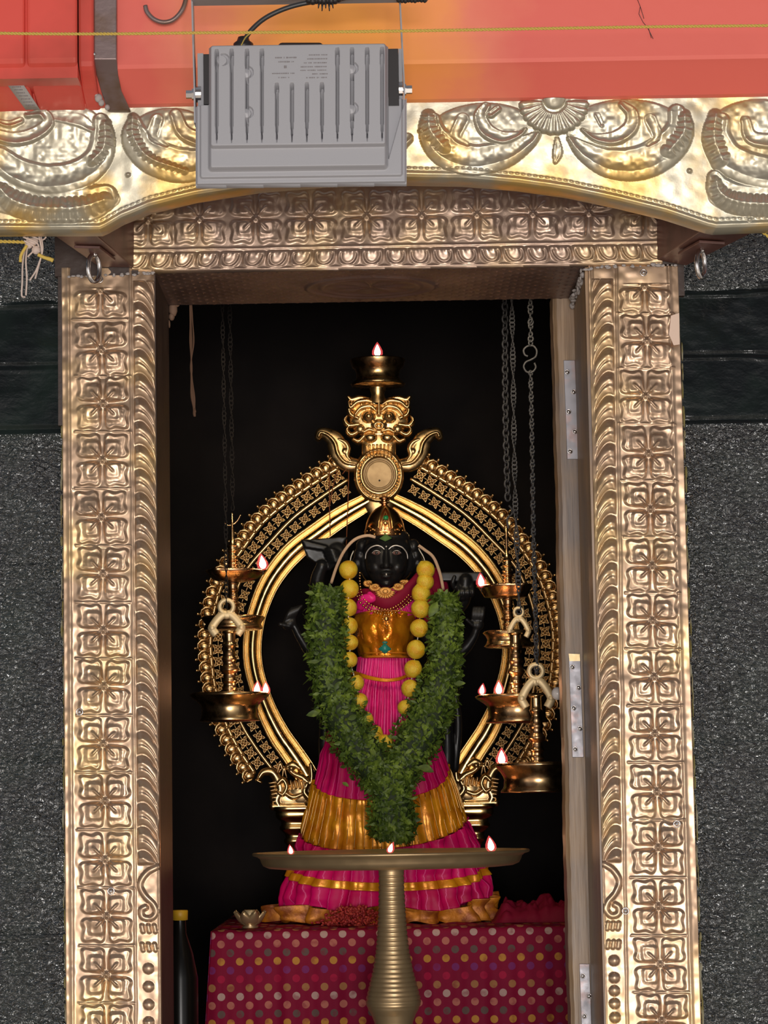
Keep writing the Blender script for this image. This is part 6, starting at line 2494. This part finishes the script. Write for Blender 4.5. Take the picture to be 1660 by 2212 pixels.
def make_lamp(label, cx, Y, tops, col1, bowl1, col2=None, bowl2=None, rod=None, shackle=None, flames=(), sp=None):
    s = mpp(Y)
    ybot = (bowl2 or bowl1)[-1][0]
    c = at(cx, ybot, Y)
    t = thing('hanging_oil_lamp', c, label, 'oil lamp', 'hanging oil lamps')
    rot = Vector(c)
    if rod:
        MB().lathe(c, [(r * s, (ybot - y) * s) for y, r in rod][::-1], 16).obj('finial', M_BRONZE, t)
    MB().lathe(c, prof_from(col1, ybot, s), 36).obj('stem', M_BRONZE, t)
    MB().lathe(c, prof_from(bowl1, ybot, s), 64, mod=sp).obj('bowl', M_BRONZE, t)
    if col2:
        MB().lathe(c, prof_from(col2, ybot, s), 36).obj('lower_stem', M_BRONZE, t)
        MB().lathe(c, prof_from(bowl2, ybot, s), 64).obj('lower_bowl', M_BRONZE, t)
    if shackle:
        sx, y0, y1, w = shackle
        mb = MB()
        cc = at(sx, y1, Y)
        H_ = (y1 - y0) * s
        ww = w * s
        # ring at the top
        mb.tube([cc + Vector((math.cos(a) * .24 * ww, 0, H_ * .92 + math.sin(a) * .24 * ww)) for a in np.linspace(0, 2 * math.pi, 20)[:-1]], .085 * ww, 8, closed=True, flat=.8)
        pts = [(-.70, -.10), (-.92, .10), (-.98, .22), (-.72, .50), (-.42, .72), (-.18, .82), (0, .78), (.18, .82), (.42, .72), (.72, .50), (.98, .22), (.92, .10), (.70, -.10)]
        Q = spline(pts, 5)
        mb.tube([cc + Vector((x * ww * .52, 0, z * H_ * .80)) for x, z in Q], .15 * ww, 10, flat=.5)
        mb.ball(cc + Vector((-.98 * ww * .52, 0, .18 * H_)), .13 * ww, .10 * ww, .16 * ww, 10)
        mb.ball(cc + Vector((.98 * ww * .52, 0, .18 * H_)), .13 * ww, .10 * ww, .16 * ww, 10)
        mb.obj('shackle', M_SHACKLE, t)
    for (fx, fy, fh, lean) in flames:
        d = abs(fx - cx)
        flame(t, at(fx, fy, Y) + Vector((0, -.012, 0)), fh * s, .14, lean)
    return t


RG = [(.0, .35, .02), (.22, .22, .025), (.30, -.15, .03), (.45, .25, .03), (.62, .55, .05), (.70, -.1, .02), (.80, .30, .025), (.92, .25, .02), (.99, .5, .03)]
rod = [(1105, 0.5), (1108, 2.5), (1140, 3), (1150, 5), (1160, 4), (1172, 7), (1176, 9)]
YH = 0.95
make_lamp('left hanging bronze oil lamp in two tiers with one flame, above the other left lamp', 504, YH, None,
          column(1176, 1232, 10.5, RG), [(1230, 1), (1231, 58), (1233, 60), (1238, 56), (1250, 44), (1256, 30), (1258, 10)],
          column(1258, 1334, 11, RG), [(1330, 1), (1332, 66), (1335, 69), (1340, 66), (1348, 60), (1352, 62), (1358, 64), (1360, 60), (1361, 10)],
          rod=rod, flames=((569, 1230, 29, -.1),), sp=spout((0, math.pi * .66, -math.pi * .66), .25, .26))
make_lamp('left hanging bronze oil lamp with a wide bowl, two flames and a yellow shackle', 497, YH - .10, None,
          column(1362, 1500, 13.5, RG), [(1496, 1), (1497, 82), (1500, 86), (1505, 84), (1516, 70), (1524, 62), (1530, 60), (1550, 62), (1556, 66), (1558, 64), (1560, 10)],
          shackle=(490, 1306, 1366, 62), flames=((556, 1500, 25, .05), (575, 1499, 23, 0)))
rod2 = [(1138, 3), (1140, 4), (1172, 3.2), (1200, 4.5), (1206, 8), (1208, 10)]
make_lamp('right hanging bronze oil lamp in two tiers with one flame, topmost of the right lamps', 1100, YH, None,
          column(1208, 1264, 9.5, RG), [(1262, 1), (1263, 54), (1266, 57), (1270, 52), (1286, 44), (1290, 42), (1292, 10)],
          column(1292, 1364, 10.5, RG), [(1362, 1), (1363, 52), (1367, 56), (1374, 50), (1382, 46), (1392, 50), (1396, 54), (1398, 50), (1400, 10)],
          rod=rod2, flames=((1040, 1268, 26, -.05),), sp=spout((math.pi, .33 * math.pi, -.33 * math.pi), .2, .20))
make_lamp('middle right hanging bronze oil lamp with two flames on a wide waisted bowl', 1118, YH - .12, None,
          column(1366, 1504, 12.5, RG), [(1500, 1), (1501, 84), (1504, 90), (1508, 88), (1520, 70), (1526, 64), (1532, 62), (1550, 62), (1558, 68), (1561, 66), (1562, 10)],
          shackle=(1122, 1318, 1372, 40), flames=((1041, 1500, 20, .1), (1078, 1500, 26, 0)))
make_lamp('large hanging bronze oil lamp at the lower right, nearest the door post', 1163, YH - .24, None,
          column(1502, 1652, 12.5, RG), [(1646, 1), (1648, 88), (1651, 92), (1655, 91), (1668, 80), (1678, 74), (1684, 72), (1700, 74), (1708, 80), (1711, 80), (1712, 10)],
          shackle=(1160, 1444, 1522, 62), flames=((1084, 1651, 30, .0),))


# ------------------------------------------------------------------ chains
def chain(name, pts, Y, w, h, r, label, twist=0.0, m=None):
    """links of width w, pitch h (photo units) hanging along pts"""
    s = mpp(Y)
    P = np.array([at(x, y, Y) for x, y in spline(pts, 12)])
    L = np.concatenate([[0], np.cumsum(np.linalg.norm(np.diff(P, axis=0), axis=1))])
    mb = MB()
    i = 0
    l = 0
    while l < L[-1]:
        c = Vector([float(np.interp(l, L, P[:, k])) for k in range(3)])
        c2 = Vector([float(np.interp(l + .004, L, P[:, k])) for k in range(3)])
        ax = (c - c2).normalized() if (c - c2).length > 1e-6 else Vector((0, 0, 1))
        a = twist * i + (math.pi / 2 * (i % 2) if twist == 0 else 0) + .5
        e1 = Vector((math.cos(a), math.sin(a), 0))
        e1 = (e1 - ax * e1.dot(ax)).normalized()
        q = [c + e1 * (math.cos(t) * w / 2 * s) + ax * (math.sin(t) * h * .68 * s) for t in np.linspace(0, 2 * math.pi, 11)[:-1]]
        mb.tube(q, r * s, 5, closed=True)
        l += h * s
        i += 1
    o = mb.obj(name, m or M_IRON)
    tag(o, label, 'chain')
    return o


chain('hanging_chain', [(1083, 205), (1091, 640), (1092, 800), (1094, 950), (1098, 1085)], YH, 14, 14, 2.4, 'thick dark link chain, leftmost of the chains at the right, holding the topmost right lamp')
chain('hanging_chain', [(1098, 165), (1106, 640), (1109, 800), (1112, 1000), (1115, 1120), (1120, 1240), (1122, 1326)], YH - .12, 11, 9, 1.8, 'fine dark link chain beside the thick one, holding the middle right lamp', twist=.35)
chain('hanging_chain', [(1138, 135), (1146, 640), (1147, 700), (1147, 748)], YH - .24, 11, 9.5, 2.2, 'dark twisted chain above the iron S hook', twist=.8)
chain('hanging_chain', [(1147, 806), (1150, 950), (1153, 1150), (1157, 1300), (1160, 1452)], YH - .24, 9, 7.5, 2.2, 'long dark twisted chain below the iron S hook, holding the lower right lamp', twist=.8)
chain('hanging_chain', [(489, 205), (496, 640), (500, 900), (503, 1105)], YH, 9, 10, 1.4, 'thin dark chain at the left holding the upper left lamp', twist=.5, m=M_BLACKIRON)
chain('hanging_chain', [(472, 180), (480, 640), (486, 1000), (490, 1313)], YH - .10, 8, 10, 1.3, 'thin dark chain at the left holding the lower left lamp with the yellow shackle', twist=.5, m=M_BLACKIRON)
mb = MB()
Yh = YH - .24
P = spline([(1141, 770), (1134, 766), (1132, 756), (1140, 748), (1152, 747), (1160, 757), (1158, 770), (1148, 777), (1137, 782), (1132, 792), (1138, 803), (1150, 804), (1158, 794), (1155, 784)], 6)
mb.tube([at(x, y, Yh) for x, y in P], 2.3 * mpp(Yh), 8)
tag(mb.obj('s_hook', M_IRON), 'dark iron S shaped hook joining two chains at the upper right', 'hook')
mb = MB()
P = spline([(1100, 1092), (1106, 1100), (1107, 1110), (1100, 1116), (1096, 1124), (1099, 1142)], 6)
mb.tube([at(x, y, YH) for x, y in P], 2.3 * mpp(YH), 8)
tag(mb.obj('chain_hook', M_IRON), 'small dark hook between the thick chain and the topmost right lamp', 'hook')
mb = MB()
P = spline([(484, 1128), (490, 1134), (500, 1134), (512, 1126), (520, 1112)], 6)
mb.tube([at(x, y, YH) for x, y in P], 1.6 * mpp(YH), 8)
tag(mb.obj('chain_hook', M_BRONZE), 'small thin curved hook on the finial of the upper left lamp', 'hook')

# ------------------------------------------------------------------ pillar lamp in front
YQ = 0.72
SQ = mpp(YQ)
c0 = at(845, 1843, YQ)
zfl = z0_in
pl = thing('pillar_oil_lamp', (c0.x, YQ, zfl), 'tall ribbed brass pillar lamp with a wide flat tray and three flames', 'oil lamp')
tr = [(0.1, -2), (250, -2), (270, 1), (284, 4), (296, 4.5), (297.5, 2), (296, -1), (286, -4), (281, -8), (278, -16), (274, -23), (262, -28), (240, -30), (120, -31), (40, -31), (26, -33)]
MB().lathe(c0, [(r * SQ, z * SQ) for r, z in tr], 128, mod=lambda a, r, z: 1 + .0).obj('tray', M_PILLAR, pl)
rows = []
H0 = c0.z - zfl
ys = [(1872, 30), (1885, 26), (1920, 26.5), (1960, 28), (2010, 31), (2050, 35), (2090, 42), (2120, 50), (2148, 57), (2160, 58), (2172, 54), (2184, 47), (2200, 41), (2215, 40)]
ysn = np.array(ys, float)
for y in np.arange(1872, 2216, 1.25):
    r = np.interp(y, ysn[:, 0], ysn[:, 1])
    if 1882 < y < 2165:
        r += 1.9 * (abs(math.sin((y - 1882) / 9.6 * math.pi)) ** .7) - .6
    rows.append((r * SQ, -(y - 1843) * SQ))
zend = -H0
rest = [(40, -380), (46, -392), (60, -400), (62, -410), (48, -420), (44, -450), (70, -480), (110, -500), (112, -520), (118, zend / SQ + 8), (120, zend / SQ)]
rest = [(r * SQ, z * SQ) for r, z in rest if z * SQ >= zend - 1e-6]
rest.append((120 * SQ, zend))
rest = [p for i, p in enumerate(rest) if i == 0 or p[1] <= rest[i - 1][1] + 1e-9]
MB().lathe(c0, (rows + rest)[::-1], 56).obj('column', M_PILLAR, pl)
for (x, dy, h, lean) in ((629, 8, 17, -.1), (843, -2, 19, .25), (1061, 0, 27, -.1)):
    p = at(x, 1843, YQ)
    flame(pl, Vector((p.x, YQ - .02 + dy * .002, c0.z + .002)), h * SQ, .12, lean)
